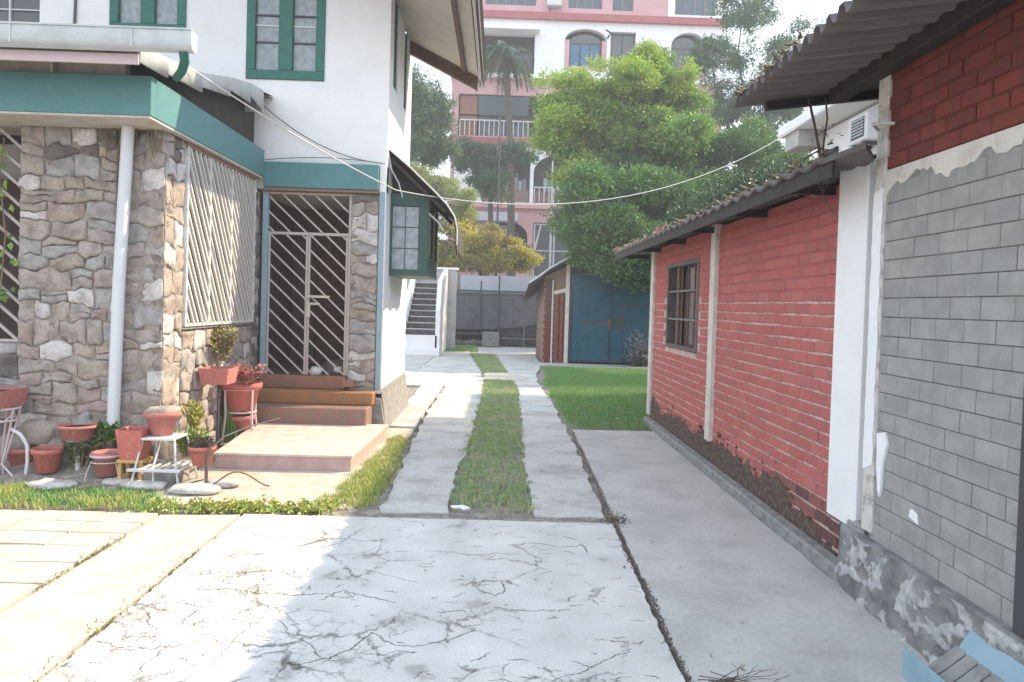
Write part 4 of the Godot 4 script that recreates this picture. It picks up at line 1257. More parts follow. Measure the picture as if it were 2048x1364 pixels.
# ---------------------------------------------------------------- the taller grey block building at right
func make_block_building():
	var t := thing("block_building", "grey block building with red bricks above and a dark corrugated roof", "building")
	var X := 2.09
	var core := MB.new()
	core.bx(P(X + 0.008, 0.34, 0.2), P(X + 0.16, 2.30, 3.99))
	part("wall", core, M.joint, t)
	var up := MB.new()
	up.bx(P(X + 0.006, 2.39, 0.2), P(X + 0.16, 3.05, 3.99))
	up.bx(P(X + 0.16, 0.0, 3.85), P(X + 4.0, 3.3, 3.99))
	part("wall", up, M.old_brick_dull, t)
	# blocks, one by one
	var mats := [M.grey_block, M.grey_block, M.grey_block_dull, M.grey_block_pale]
	var shapes := []
	for k in 3:
		shapes.append(MB.new().box(Vector3.ZERO, Vector3(0.04, 0.0985, [0.2075, 0.2070, 0.2080][k]), Basis.IDENTITY, 0.003).done())
	var y := 0.365 + 0.0515
	var c := 0
	while y < 2.27:
		var z := 3.965 - 0.105 - (0.105 if c % 2 else 0.0)
		if c % 2:
			part("block", MB.new().box(Vector3.ZERO, Vector3(0.04, 0.0985, 0.102), Basis.IDENTITY, 0.003), mats[rng.randi() % 4], t, P(X + 0.02, y, 3.965 - 0.052))
		while z > 1.2:
			var b := part("block", shapes[rng.randi() % 3], mats[rng.randi() % 4], t, P(X + 0.02 + rng.randf_range(-0.0015, 0.0015), y, z))
			b.rotation = Vector3(rng.randf_range(-0.004, 0.004), rng.randf_range(-0.005, 0.005), 0)
			z -= 0.2115
		y += 0.1025
		c += 1
	# upper red bricks
	var rb := []
	for k in 2:
		rb.append(MB.new().box(Vector3.ZERO, Vector3(0.03, 0.071, [0.205, 0.202][k]), Basis.IDENTITY, 0.005).done())
	y = 2.395 + 0.04
	c = 0
	var om := [M.old_brick, M.old_brick_dull, M.old_brick, M.old_brick_dull]
	while y < 3.03:
		var z := 3.94 - 0.1 - (0.105 if c % 2 else 0.0)
		while z > 1.2:
			part("brick", rb[rng.randi() % 2], om[rng.randi() % 4 if y < 2.7 else rng.randi() % 3], t, P(X + 0.012 + rng.randf_range(-0.003, 0.002), y, z))
			z -= 0.212
		y += 0.0795
		c += 1
	# cream band with a broken lower edge
	var pts := PackedVector2Array()
	pts.append(Vector2(0.3, 2.392))
	pts.append(Vector2(0.3, 2.31))
	var d := 0.45
	var nz := noise(18, 1.7, 4)
	while d < 3.9:
		pts.append(Vector2(d, clampf(2.31 + 0.075 * nz.get_noise_1d(d * 2.2) + rng.randf_range(-0.014, 0.014), 2.262, 2.365)))
		d += rng.randf_range(0.01, 0.05)
	pts.append(Vector2(3.94, 2.24))
	pts.append(Vector2(3.94, 2.392))
	part("plaster_band", MB.new().prism(pts, P(X + 0.02, 0, 0), Vector3.FORWARD, Vector3.UP, Vector3.LEFT, 0.026), M.cream, t)
	part("bed_course", MB.new().bx(P(X + 0.004, 2.262, 0.3), P(X + 0.05, 2.389, 3.92), 0.004), M.cement, t)
	# end post with chipped plaster
	part("post", MB.new().bx(P(X - 0.018, 0.40, 3.925), P(X + 0.12, 3.05, 4.03), 0.010), M.peeling, t)
	part("plaster_skin", MB.new().prism(ragged(v2([3.93, 0.78, 4.025, 0.74, 4.025, 2.28, 3.93, 2.30]), 0.05, 0.006), P(X - 0.016, 0, 0), Vector3.FORWARD, Vector3.UP, Vector3.LEFT, 0.006), M.whitewash, t)
	part("hanging_plaster", MB.new().prism(ragged(v2([3.86, 0.62, 3.84, 0.80, 3.80, 0.92, 3.83, 0.98, 3.91, 0.96, 3.9, 0.78, 3.88, 0.66]), 0.05, 0.008), P(X + 0.01, 0, 0), Vector3.FORWARD, Vector3.UP, Vector3.LEFT, 0.022), M.whitewash, t)
	part("plaster_crumb", MB.new().prism(ragged(v2([3.58, 0.60, 3.50, 0.58, 3.51, 0.63, 3.57, 0.64]), 0.03, 0.006), P(X + 0.01, 0, 0), Vector3.FORWARD, Vector3.UP, Vector3.LEFT, 0.016), M.whitewash, t)
	part("dark_post", MB.new().bx(P(X - 0.03, 0.37, 2.74), P(X + 0.01, 2.3, 2.80), 0.004), M.dark_metal, t)
	# rough footing with flaking whitewash
	var st := SurfaceTool.new()
	st.begin(Mesh.PRIMITIVE_TRIANGLES)
	st.set_smooth_group(0)
	var nz2 := noise(71, 2.2, 5)
	var nz3 := noise(72, 6.0, 4)
	var nd := 420
	var nh := 56
	var pt := func(i: int, k: int) -> Vector3:
		var z := lerpf(4.22, 1.0, float(i) / nd)
		var s := float(k) / nh
		var hh := 0.39 * minf(s / 0.72, 1.0) + 0.0
		var x := 2.045 + 0.012 * s + (0.05 * (s - 0.72) / 0.28 if s > 0.72 else 0.0)
		var flake := clampf((nz2.get_noise_2d(z * 1.8, hh * 3.2) + 0.35 * nz3.get_noise_2d(z * 1.6, hh * 1.9) - 0.10) * 30.0, 0.0, 1.0) * float(s < 0.68)
		return P(x - 0.005 * flake - 0.020 * nz2.get_noise_2d(z * 1.1, hh * 2.0) - 0.008 * nz3.get_noise_2d(z, hh), hh - 0.02 + 0.006 * nz3.get_noise_2d(z, 3.0), z)
	var tone := func(i: int, k: int) -> Color:
		var z := lerpf(4.22, 1.0, float(i) / nd)
		var s := float(k) / nh
		var hh := 0.39 * minf(s / 0.72, 1.0)
		var flake := clampf((nz2.get_noise_2d(z * 1.8, hh * 3.2) + 0.35 * nz3.get_noise_2d(z * 1.6, hh * 1.9) - 0.10) * 30.0, 0.0, 1.0) * float(s < 0.68)
		var g := 0.26 + 0.14 * nz3.get_noise_2d(z * 0.7, hh)
		return Color(g, g, g * 0.98).lerp(Color(0.60, 0.60, 0.60), flake * (0.75 + 0.5 * nz3.get_noise_2d(z * 2.0, hh * 2.0)))
	for i in nd:
		for k in nh:
			for q in [[0, 0], [1, 0], [1, 1], [0, 0], [1, 1], [0, 1]]:
				st.set_color(tone.call(i + q[0], k + q[1]))
				st.add_vertex(pt.call(i + q[0], k + q[1]))
	st.generate_normals()
	part("footing", st.commit(), M.tinted, t)
	part("footing_end", MB.new().bx(P(2.07, 0.0, 4.2), P(2.25, 0.42, 4.02), 0.02), M.cement, t)
	# corrugated roof overhanging the wall
	var rf := MB.new(true)
	var n := 260
	for k in n:
		var a := lerpf(4.62, -1.2, float(k) / n)
		var b := lerpf(4.62, -1.2, float(k + 1) / n)
		var ya := 0.026 * corr(a)
		var yb := 0.026 * corr(b)
		rf.quad(P(1.45, 2.93 + ya, a), P(1.45, 2.93 + yb, b), P(6.6, 3.65 + yb, b), P(6.6, 3.65 + ya, a), Vector3.UP)
		rf.quad(P(1.45, 2.922 + ya, a), P(1.45, 2.922 + yb, b), P(6.6, 3.642 + yb, b), P(6.6, 3.642 + ya, a), Vector3.DOWN)
		rf.quad(P(1.45, 2.922 + ya, a), P(1.45, 2.922 + yb, b), P(1.45, 2.93 + yb, b), P(1.45, 2.93 + ya, a), Vector3.LEFT)
	var roof := part("roof", rf, M.sheet_metal, t)
	part("purlin", MB.new().bx(P(1.98, 2.90, -1.0), P(2.07, 2.985, 4.45), 0.004), M.dark_wood, roof)
	part("purlin", MB.new().bx(P(3.4, 3.09, -1.0), P(3.5, 3.17, 4.5), 0.004), M.dark_wood, roof)
	for z in [4.52, 0.4]:
		part("rafter", MB.new().bar(P(1.62, 2.885, z), P(5.5, 3.42, z), 0.05, 0.05, Vector3.BACK), M.dark_wood, roof)
	var lit := MB.new()
	for i in 120:
		var z := rng.randf_range(3.6, 4.6)
		var a := rng.randf() * TAU
		lit.leaf(P(1.45 + absf(rng.randfn(0, 0.08)), 2.95 + rng.randf() * 0.03, z), Vector3(cos(a), rng.randf_range(-0.4, 0.4), sin(a)), Vector3(-sin(a), 0, cos(a)), 0.05, 0.03)
	stuff(part("leaf_litter", lit, M.leaf_dry, roof))
	part("cable_tie", MB.new().tube([P(2.05, 2.62, 3.97), P(2.0, 2.64, 3.93), P(2.02, 2.63, 3.85), P(2.06, 2.62, 3.82)], 0.010, 6), M.cable_white, t)
	# steel ramp with ribbed treads at the foot of the wall
	var r := thing("metal_ramp", "blue-edged metal ramp with ribbed grey treads by the block wall", "ramp")
	part("side_plate", MB.new().bx(P(1.838, 0.0, 2.2), P(1.846, 0.135, 3.16), 0.002), M.pale_blue, r)
	part("side_plate", MB.new().prism(v2([0.0, 0.0, 0.055, 0.085, 0.047, 0.089, -0.008, 0.004]), P(2.0, 0.19, 2.2), Vector3.RIGHT, Vector3.UP, Vector3.FORWARD, 0.82), M.pale_blue, r)
	part("lip", MB.new().bx(P(1.85, 0.02, 3.0), P(2.02, 0.10, 3.008)), M.zinc, r)
	for k in 10:
		var z := 3.0 - k * 0.078
		part("tread", MB.new().bar(P(1.85, 0.085, z), P(2.0, 0.20, z), 0.070, 0.012, Vector3.BACK, 0.004), M.cement, r)
	part("frame", MB.new().bar(P(1.85, 0.07, 2.98), P(2.0, 0.182, 2.98), 0.02, 0.02, Vector3.BACK).bx(P(1.86, 0.02, 2.2), P(1.99, 0.06, 2.96)), M.dark_metal, r)


func corr(z: float) -> float:
	var s := fposmod(z / 0.125, 1.0)
	if s < 0.12:
		return lerpf(-1.0, 1.0, s / 0.12)
	if s < 0.5:
		return 1.0
	if s < 0.62:
		return lerpf(1.0, -1.0, (s - 0.5) / 0.12)
	return -1.0


# ---------------------------------------------------------------- shed with blue doors at the end of the lawn
func make_blue_shed():
	var t := thing("blue_door_shed", "old shed with tall blue metal doors under the big tree", "shed")
	var d := 20.5
	# wall left of the doors: worn brick with a faded plank door
	var core := MB.new()
	core.bx(P(1.27, 0.0, d + 0.02), P(1.92, 2.45, d + 0.2))
	core.prism(v2([1.27, 2.45, 1.92, 2.45, 1.92, 2.78]), P(0, 0, d + 0.2), Vector3.RIGHT, Vector3.UP, Vector3.BACK, 0.18)
	core.bx(P(1.27, 0.0, d + 0.2), P(1.40, 2.4, d + 4.0))
	part("wall", core, M.step_brown, t)
	for k in 24:
		for c in 2:
			part("brick", MB.new().box(P(1.335 + c * 0.14 - (0.05 if k % 2 else 0.0) + 0.03, 0.06 + k * 0.099, d + 0.012), Vector3(0.13, 0.086, 0.03), Basis.IDENTITY, 0.006), M.old_brick if k < 12 else M.brown_wood, t)
	for k in 4:
		part("plank", MB.new().bx(P(1.60 + k * 0.065, 0.05, d + 0.0), P(1.66 + k * 0.065, 1.95, d + 0.02), 0.004), M.old_brick_dull if k % 2 else M.stained_brick, t)
	part("door_head", MB.new().bar(P(1.50, 1.98, d - 0.01), P(1.88, 2.08, d - 0.01), 0.10, 0.04, Vector3.UP), M.cream, t)
	part("post", MB.new().bx(P(1.86, 0.0, d - 0.04), P(1.97, 2.80, d + 0.1), 0.01), M.cream, t)
	part("post", MB.new().bx(P(1.975, 0.0, d - 0.02), P(2.05, 2.9, d + 0.1), 0.01), M.dark_metal, t)
	part("pipe", MB.new().tube([P(1.50, 0.0, d - 0.04), P(1.50, 2.35, d - 0.04)], 0.028, 8), M.soffit, t)
	# double doors
	for k in 2:
		var xa: float = [2.06, 3.17][k]
		var xb: float = [3.155, 4.6][k]
		var leaf := part("door", MB.new().bx(P(xa, 0.05, d - 0.01), P(xb, 2.55, d + 0.03)), M.blue_paint, t)
		for s in 5:
			var x := lerpf(xa, xb, (s + 0.0) / 5.0)
			part("sheet_rib", MB.new().bx(P(x + 0.01, 0.07, d - 0.022), P(x + 0.03, 2.5, d - 0.009), 0.003), M.blue_paint, leaf)
		part("rail", MB.new().bx(P(xa, 0.05, d - 0.03), P(xb, 0.09, d - 0.011)), M.dark_metal, leaf)
		part("rail", MB.new().bx(P(xa + 0.2, 1.15 + k * 0.55, d - 0.03), P(xb, 1.18 + k * 0.55, d - 0.011)), M.rust if k == 0 else M.dark_metal, leaf)
	part("door_gap", MB.new().bx(P(3.15, 0.05, d - 0.035), P(3.175, 2.4, d - 0.012)), M.dark_metal, t)
	part("bolt", MB.new().bx(P(3.08, 1.12, d - 0.06), P(3.16, 1.28, d - 0.03), 0.01).bx(P(3.10, 0.95, d - 0.05), P(3.14, 1.12, d - 0.03), 0.01), M.rust, t)
	part("patch_panel", MB.new().bx(P(2.25, 0.1, d - 0.045), P(3.1, 1.14, d - 0.031), 0.003), M.blue_paint, t)
	part("dark_hatch", MB.new().bx(P(3.3, 1.0, d - 0.045), P(3.55, 1.4, d - 0.011), 0.003), M.dark_metal, t)
	part("gable", MB.new().bx(P(2.05, 2.56, d + 0.0), P(4.7, 3.3, d + 0.15)), M.dark_wood, t)
	part("side_wall", MB.new().bx(P(4.6, 0.0, d - 0.02), P(4.75, 3.4, d + 4.0)).bx(P(1.27, 0, d + 3.9), P(4.6, 2.4, d + 4.0)), M.cement, t)
	# sloping thin roof with a bowed lower edge
	var rf := MB.new(true)
	var line := [[0.80, 2.19], [1.05, 2.36], [1.35, 2.60], [1.75, 2.84], [2.15, 3.03], [3.2, 3.4], [5.0, 3.9]]
	for i in line.size() - 1:
		var a: Array = line[i]
		var b: Array = line[i + 1]
		for dy in [0.0, 0.05]:
			rf.quad(P(a[0], a[1] + dy, d - 0.35), P(b[0], b[1] + dy, d - 0.35), P(b[0], b[1] + dy - 0.5, d + 4.2), P(a[0], a[1] + dy - 0.5, d + 4.2), Vector3.UP if dy > 0 else Vector3.DOWN)
		rf.quad(P(a[0], a[1], d - 0.35), P(b[0], b[1], d - 0.35), P(b[0], b[1] + 0.05, d - 0.35), P(a[0], a[1] + 0.05, d - 0.35), Vector3.BACK)
	part("roof", rf, M.sheet_metal, t)
	var trim := []
	for p in line:
		trim.append(P(p[0], p[1] + 0.045, d - 0.36))
	part("roof_edge", MB.new().tube(trim, 0.03, 6), M.zinc, t)
	# dry bush against the doors
	var bush := thing("dry_bush", "straggly grey shrub leaning on the blue doors", "shrub")
	var tw := MB.new()
	var lf := MB.new()
	for i in 60:
		var p0 := P(rng.randf_range(3.7, 4.4), 0.0, rng.randf_range(19.9, 20.3))
		var p1 := p0 + Vector3(rng.randf_range(-0.5, 0.3), rng.randf_range(0.3, 1.0), rng.randf_range(-0.1, 0.2))
		tw.tube([p0, (p0 + p1) * 0.5 + Vector3(rng.randf_range(-0.1, 0.1), 0.05, 0), p1], [0.012, 0.008, 0.003], 4, false)
		for k in 12:
			var q := p0.lerp(p1, rng.randf_range(0.3, 1.0)) + Vector3(rng.randfn(0, 0.05), rng.randfn(0, 0.05), rng.randfn(0, 0.05))
			var a := rng.randf() * TAU
			lf.leaf(q, Vector3(cos(a), rng.randf_range(-0.2, 0.6), sin(a)).normalized(), Vector3(-sin(a), 0, cos(a)), 0.07, 0.04)
	part("twigs", tw, M.bark, bush)
	stuff(part("foliage", lf, M.frosted, bush))


# ---------------------------------------------------------------- what closes the end of the drive
func make_backdrop():
	# concrete stairs beyond the house
	var s := thing("concrete_staircase", "pale concrete stairs rising beyond the house corner", "stairs")
	for k in 9:
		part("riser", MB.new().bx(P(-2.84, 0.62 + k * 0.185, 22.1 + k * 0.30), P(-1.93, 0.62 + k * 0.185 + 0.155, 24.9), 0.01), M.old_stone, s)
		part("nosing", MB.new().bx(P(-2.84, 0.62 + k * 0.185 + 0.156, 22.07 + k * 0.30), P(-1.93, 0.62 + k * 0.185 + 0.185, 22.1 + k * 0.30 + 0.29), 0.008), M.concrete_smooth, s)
	part("base", MB.new().bx(P(-3.2, 0.0, 21.9), P(-1.78, 0.22, 24.9), 0.01).bx(P(-3.1, 0.221, 22.0), P(-1.86, 0.615, 24.9), 0.01), M.whitewash, s)
	part("side_wall", MB.new().prism(v2([22.0, 0.22, 22.0, 1.4, 22.4, 2.3, 24.9, 2.75, 24.9, 0.22]), P(-1.925, 0, 0), Vector3.FORWARD, Vector3.UP, Vector3.RIGHT, 0.14), M.whitewash, s)
	part("side_wall", MB.new().prism(v2([22.0, 0.22, 22.0, 1.2, 24.9, 2.7, 24.9, 0.22]), P(-2.99, 0, 0), Vector3.FORWARD, Vector3.UP, Vector3.RIGHT, 0.14), M.whitewash, s)
	var w := thing("parapet_wall", "short pale wall with a coping above the stairs", "wall")
	part("wall", MB.new().bx(P(-4.5, 0.0, 25.0), P(-1.5, 2.75, 25.2)), M.concrete_smooth, w)
	part("coping", MB.new().bx(P(-4.5, 2.752, 24.94), P(-1.44, 2.83, 25.26), 0.01), M.whitewash, w)
	# grey sheet fence over a footing wall
	var f := thing("sheet_fence", "grey sheet-metal fence across the end of the drive", "fence")
	var xs := [-2.6, -1.02, -0.35, 0.55, 1.9]
	for k in 4:
		# the lower edge of the sheets hangs higher towards the right
		var lo0: float = [0.62, 0.62, 0.66, 0.72][k]
		var lo1: float = [0.62, 0.66, 0.72, 0.98][k]
		part("panel", MB.new().prism(v2([xs[k] + 0.01, lo0, xs[k + 1] - 0.01, lo1, xs[k + 1] - 0.01, 2.05, xs[k] + 0.01, 2.05]), P(0, 0, 28.03), Vector3.RIGHT, Vector3.UP, Vector3.BACK, 0.03), M.panel_grey, f)
	part("rail", MB.new().bx(P(-2.6, 2.08, 27.9), P(2.0, 2.15, 28.05), 0.01), M.dark_metal, f)
	part("rail", MB.new().bx(P(-2.6, 1.98, 27.95), P(2.0, 2.06, 27.995), 0.01), M.panel_grey, f)
	for p in [[-0.72, 2.5], [-0.02, 2.72]]:
		part("post", MB.new().bx(P(p[0] - 0.03, 0.6, 27.92), P(p[0] + 0.03, p[1], 27.985), 0.006), M.dark_metal, f)
	var u := thing("pale_hoarding", "pale lavender-grey sheets along the terrace edge behind the fence", "hoarding")
	for k in 3:
		part("panel", MB.new().bx(P([-1.6, -0.05, 1.2][k] + 0.01, 2.05, 29.0), P([-0.05, 1.2, 2.6][k] - 0.01, 2.74 + 0.02 * k, 29.04), 0.004), M.panel_pale, u)
	part("post", MB.new().bx(P(-1.72, 1.9, 28.98), P(-1.60, 2.75, 29.05), 0.01), M.cement, u)
	var rw := thing("footing_wall", "dark stone footing wall under the grey fence", "wall")
	part("wall", MB.new().bx(P(-2.7, -0.02, 28.2), P(3.0, 1.0, 28.5)), M.old_stone, rw)
	part("block", MB.new().bx(P(-0.62, 0.0, 27.6), P(0.02, 0.55, 28.19), 0.02), M.cement, rw)
	part("ledge", MB.new().bx(P(-2.6, 0.42, 27.85), P(-0.65, 0.50, 28.19), 0.02), M.old_stone, rw)
	part("rail", MB.new().tube([P(0.05, 0.32, 28.1), P(1.7, 0.30, 28.1)], 0.02, 6).tube([P(0.98, 0.0, 28.1), P(0.98, 0.85, 28.1)], 0.02, 6), M.cement, rw)
	for k in 9:
		part("stone", rock(Vector3(rng.randf_range(0.12, 0.25), rng.randf_range(0.08, 0.16), 0.18), 300 + k), M.stone_dark, rw, P(-2.4 + k * 0.21, 0.1, 27.85 + 0.05 * (k % 3)))


# ---------------------------------------------------------------- pink and white apartment block far behind
# a storey of facade between x0..x1, y0..y1 with openings [xa, xb, ya, yb, arch height]
func facade(x0: float, x1: float, y0: float, y1: float, d: float, thick: float, opens: Array) -> MB:
	var mb := MB.new()
	var x := x0
	for o in opens:
		if o[0] > x:
			mb.bx(P(x, y0, d), P(o[0], y1, d + thick))
		if o[2] > y0:
			mb.bx(P(o[0], y0, d), P(o[1], o[2], d + thick))
		if o[4] <= 0.0:
			mb.bx(P(o[0], o[3], d), P(o[1], y1, d + thick))
		else:
			var poly := PackedVector2Array()
			poly.append(Vector2(o[0], y1))
			for k in 13:
				var a := PI * k / 12.0
				poly.append(Vector2((o[0] + o[1]) * 0.5 - cos(a) * (o[1] - o[0]) * 0.5, o[3] + sin(a) * o[4]))
			poly.append(Vector2(o[1], y1))
			mb.prism(poly, P(0, 0, d + thick), Vector3.RIGHT, Vector3.UP, Vector3.BACK, thick)
		x = o[1]
	if x < x1:
		mb.bx(P(x, y0, d), P(x1, y1, d + thick))
	return mb


# window set into an opening: reveal depth, frame, mullions, panes
func far_window(b: Node3D, x0: float, x1: float, y0: float, y1: float, d: float, cols: int, rows: int, frame: Material, glass: Material, arch := 0.0):
	var f := MB.new()
	var w := 0.09
	f.bx(P(x0, y0, d), P(x1, y0 + w, d + 0.08))
	f.bx(P(x0, y1 - w, d), P(x1, y1, d + 0.08))
	for c in cols + 1:
		var x := lerpf(x0 + w * 0.5, x1 - w * 0.5, float(c) / cols)
		f.bx(P(x - w * 0.5, y0 + w, d), P(x + w * 0.5, y1 - w, d + 0.08))
	for r in range(1, rows):
		var y := lerpf(y0, y1, float(r) / rows)
		f.bx(P(x0 + w, y - 0.03, d + 0.01), P(x1 - w, y + 0.03, d + 0.07))
	var win := part("window", f, frame, b)
	for c in cols:
		var xa := lerpf(x0, x1, float(c) / cols)
		var xb := lerpf(x0, x1, float(c + 1) / cols)
		part("pane", MB.new().bx(P(xa + 0.03, y0 + 0.03, d + 0.04), P(xb - 0.03, y1 - 0.03, d + 0.06)), glass, win)
	if arch > 0.0:
		var poly := PackedVector2Array()
		for k in 11:
			var a := PI * k / 10.0
			poly.append(Vector2((x0 + x1) * 0.5 - cos(a) * (x1 - x0) * 0.5, y1 + sin(a) * arch))
		part("fanlight", MB.new().prism(poly, P(0, 0, d + 0.06), Vector3.RIGHT, Vector3.UP, Vector3.BACK, 0.03), M.grey_glass, win)


func make_apartments():
	var b := thing("apartment_block", "tall pink and white apartment block with arched windows and balconies", "building")
	var D := 42.0
	# storeys from below: [y0, y1, colour, openings]
	var f1 := [[-1.15, 1.5, 4.5, 5.6, 0.85], [1.8, 4.3, 3.2, 6.42, 0.0], [5.2, 7.6, 3.5, 6.3, 0.0], [8.6, 11.2, 3.5, 6.0, 0.5]]
	var f2 := [[-1.23, 1.55, 7.55, 10.05, 0.0], [1.75, 5.4, 7.55, 9.35, 1.1], [6.2, 8.2, 8.0, 9.9, 0.0], [9.0, 11.5, 7.8, 9.3, 0.9]]
	var f3 := [[-2.68, 1.78, 11.3, 13.66, 0.0], [1.98, 5.8, 11.3, 13.1, 1.0], [6.4, 8.0, 12.0, 13.8, 0.0], [9.0, 11.5, 11.5, 13.2, 0.8]]
	var f4 := [[-1.34, 1.59, 14.92, 17.15, 0.0], [3.31, 5.73, 15.25, 16.95, 0.65], [5.95, 7.40, 15.0, 17.5, 0.0], [9.45, 11.5, 14.9, 16.8, 0.8]]
	var f5 := [[-1.3, 1.6, 18.8, 20.3, 0.0], [3.45, 5.4, 18.75, 20.2, 0.0], [6.0, 7.2, 18.7, 20.2, 0.0], [9.6, 12.0, 18.6, 20.4, 0.0]]
	part("storey_wall", facade(-3.1, 12.5, 1.0, 7.18, D, 0.4, f1), M.pink_wall, b)
	part("storey_wall", facade(-2.85, 12.5, 7.47, 10.78, D, 0.4, f2), M.whitewash, b)
	part("storey_wall", facade(-3.1, 12.5, 11.15, 14.60, D, 0.4, f3), M.pink_wall, b)
	part("storey_wall", facade(-3.1, 12.6, 14.75, 18.0, D, 0.4, f4), M.whitewash, b)
	part("storey_wall", facade(-3.1, 9.2, 18.38, 21.5, D, 0.4, [f5[0], f5[1], f5[2]]), M.pink_wall, b)
	part("storey_wall", facade(9.2, 12.6, 18.38, 20.9, D, 0.4, [f5[3]]), M.whitewash, b)
	part("floor_slab", MB.new().bx(P(-3.2, 7.18, D - 0.3), P(12.6, 7.47, D + 8)), M.pink_wall, b)
	part("floor_slab", MB.new().bx(P(-3.2, 10.78, D - 0.35), P(12.6, 11.15, D + 8)), M.rose_band, b)
	part("floor_slab", MB.new().bx(P(-3.2, 14.60, D - 0.3), P(12.6, 14.75, D + 8)), M.whitewash, b)
	part("floor_slab", MB.new().bx(P(-3.2, 18.0, D - 0.25), P(12.7, 18.38, D + 8)), M.rose_band, b)
	part("roof", MB.new().bx(P(-3.4, 21.5, D - 0.4), P(12.8, 21.8, D + 8.2)), M.rose_band, b)
	part("end_wall", MB.new().bx(P(-3.1, 1.0, D + 0.4), P(-2.8, 21.5, D + 8)).bx(P(12.3, 1.0, D + 0.4), P(12.6, 21.5, D + 8)).bx(P(-2.8, 1.0, D + 7.7), P(12.3, 21.5, D + 8)), M.pink_wall, b)
	# rooms and balconies behind the openings
	part("room_wall", MB.new().bx(P(-2.8, 1.0, D + 2.2), P(12.3, 21.0, D + 2.35)), M.loggia, b)
	# bottom storey
	far_window(b, -1.1, 0.3, 4.55, 6.2, D + 0.25, 2, 2, M.panel_pale, M.blue_glass)
	part("blue_curtain", MB.new().bx(P(0.35, 4.55, D + 0.3), P(1.45, 5.5, D + 0.34)), M.blue_paint, b)
	far_window(b, 1.85, 4.25, 3.25, 6.38, D + 0.1, 2, 2, M.panel_pale, M.grey_glass)
	far_window(b, 5.2, 7.6, 3.5, 6.3, D + 0.2, 2, 2, M.panel_pale, M.grey_glass)
	part("canopy", MB.new().bx(P(-2.6, 6.35, D - 0.8), P(0.9, 6.85, D - 0.01), 0.02), M.panel_pale, b)
	# second storey: dark loggias with railings, doors and a white gate
	for k in 3:
		part("railing", MB.new().bx(P([-1.2, 1.8, 9.0][k], 7.6, D + 0.1), P([1.5, 5.3, 11.4][k], 8.25, D + 0.16)), M.step_brown, b)
	for k in 10:
		part("laundry", MB.new().bx(P(0.2 + (k % 5) * 0.24 + (2.2 if k > 4 else 0.0), 8.3, D + 1.2), P(0.4 + (k % 5) * 0.24 + (2.2 if k > 4 else 0.0), 9.0 + 0.1 * (k % 3), D + 1.24)), M.panel_pale if k % 2 else M.curtain, b)
	far_window(b, 2.6, 4.6, 8.0, 9.4, D + 2.0, 4, 2, M.panel_grey, M.sky_glass)
	far_window(b, -0.6, 1.0, 8.4, 9.7, D + 2.0, 2, 1, M.panel_grey, M.sky_glass)
	far_window(b, 6.2, 8.2, 8.0, 9.9, D + 0.2, 2, 2, M.white_metal, M.grey_glass)
	# third storey: glazed balcony with a green-grey screen
	part("balcony_panel", MB.new().bx(P(-1.55, 12.5, D + 0.05), P(1.35, 13.6, D + 0.12)), M.green_screen, b)
	far_window(b, -1.5, 1.3, 11.35, 12.48, D + 0.3, 3, 1, M.loggia, M.sky_glass)
	part("balcony_panel", MB.new().bx(P(-2.6, 11.35, D + 0.15), P(-1.6, 12.45, D + 0.2)).bx(P(-2.6, 12.55, D + 0.15), P(-1.6, 13.6, D + 0.2)), M.step_red, b)
	part("railing", MB.new().bx(P(2.0, 11.3, D + 0.1), P(5.7, 11.9, D + 0.16)), M.panel_grey, b)
	far_window(b, 2.3, 5.4, 11.5, 13.0, D + 2.0, 4, 1, M.dark_metal, M.sky_glass)
	far_window(b, 6.4, 8.0, 12.0, 13.8, D + 0.2, 2, 2, M.white_metal, M.grey_glass)
	# fourth storey
	part("canopy", MB.new().bx(P(-1.8, 17.2, D - 0.7), P(1.85, 17.36, D - 0.01), 0.02), M.whitewash, b)
	part("room_recess", MB.new().bx(P(-1.3, 14.95, D + 1.4), P(1.55, 17.1, D + 1.5)), M.grey_glass, b)
	far_window(b, 0.2, 1.5, 15.1, 16.6, D + 1.2, 2, 1, M.loggia, M.sky_glass)
	far_window(b, 3.6, 5.45, 15.45, 16.9, D + 0.3, 3, 1, M.dark_metal, M.blue_glass, 0.5)
	part("window_reveal", MB.new().bx(P(3.31, 15.25, D - 0.02), P(3.58, 16.95, D + 0.39)).bx(P(5.47, 15.25, D - 0.02), P(5.73, 16.95, D + 0.39)).bx(P(3.58, 15.25, D - 0.02), P(5.47, 15.44, D + 0.39)), M.pink_wall, b)
	part("window_reveal", MB.new().bx(P(11.0, 14.9, D - 0.02), P(11.5, 16.8, D + 0.39)), M.pink_wall, b)
	far_window(b, 5.95, 7.4, 15.0, 17.5, D + 0.25, 2, 2, M.dark_metal, M.grey_glass)
	far_window(b, 9.45, 11.0, 14.9, 16.8, D + 0.25, 2, 1, M.dark_metal, M.grey_glass, 0.6)
	part("wall_lamp", MB.new().tube([P(5.75, 17.1, D - 0.02), P(5.9, 17.3, D - 0.3), P(5.6, 17.4, D - 0.5)], 0.05, 6), M.dark_metal, b)
	# life on the balconies: rails, air conditioners, plants in boxes, curtains
	for row in [[2.0, 5.75, 11.32], [-2.6, 1.7, 11.32], [1.8, 5.35, 7.58], [9.0, 11.45, 7.82], [9.05, 11.45, 11.52]]:
		for k in int((row[1] - row[0]) / 0.28):
			part("baluster", MB.new().bx(P(row[0] + k * 0.28, row[2], D - 0.02), P(row[0] + k * 0.28 + 0.05, row[2] + 0.82, D + 0.03)), M.white_metal, b)
		part("handrail", MB.new().bx(P(row[0], row[2] + 0.83, D - 0.04), P(row[1], row[2] + 0.9, D + 0.05)), M.white_metal, b)
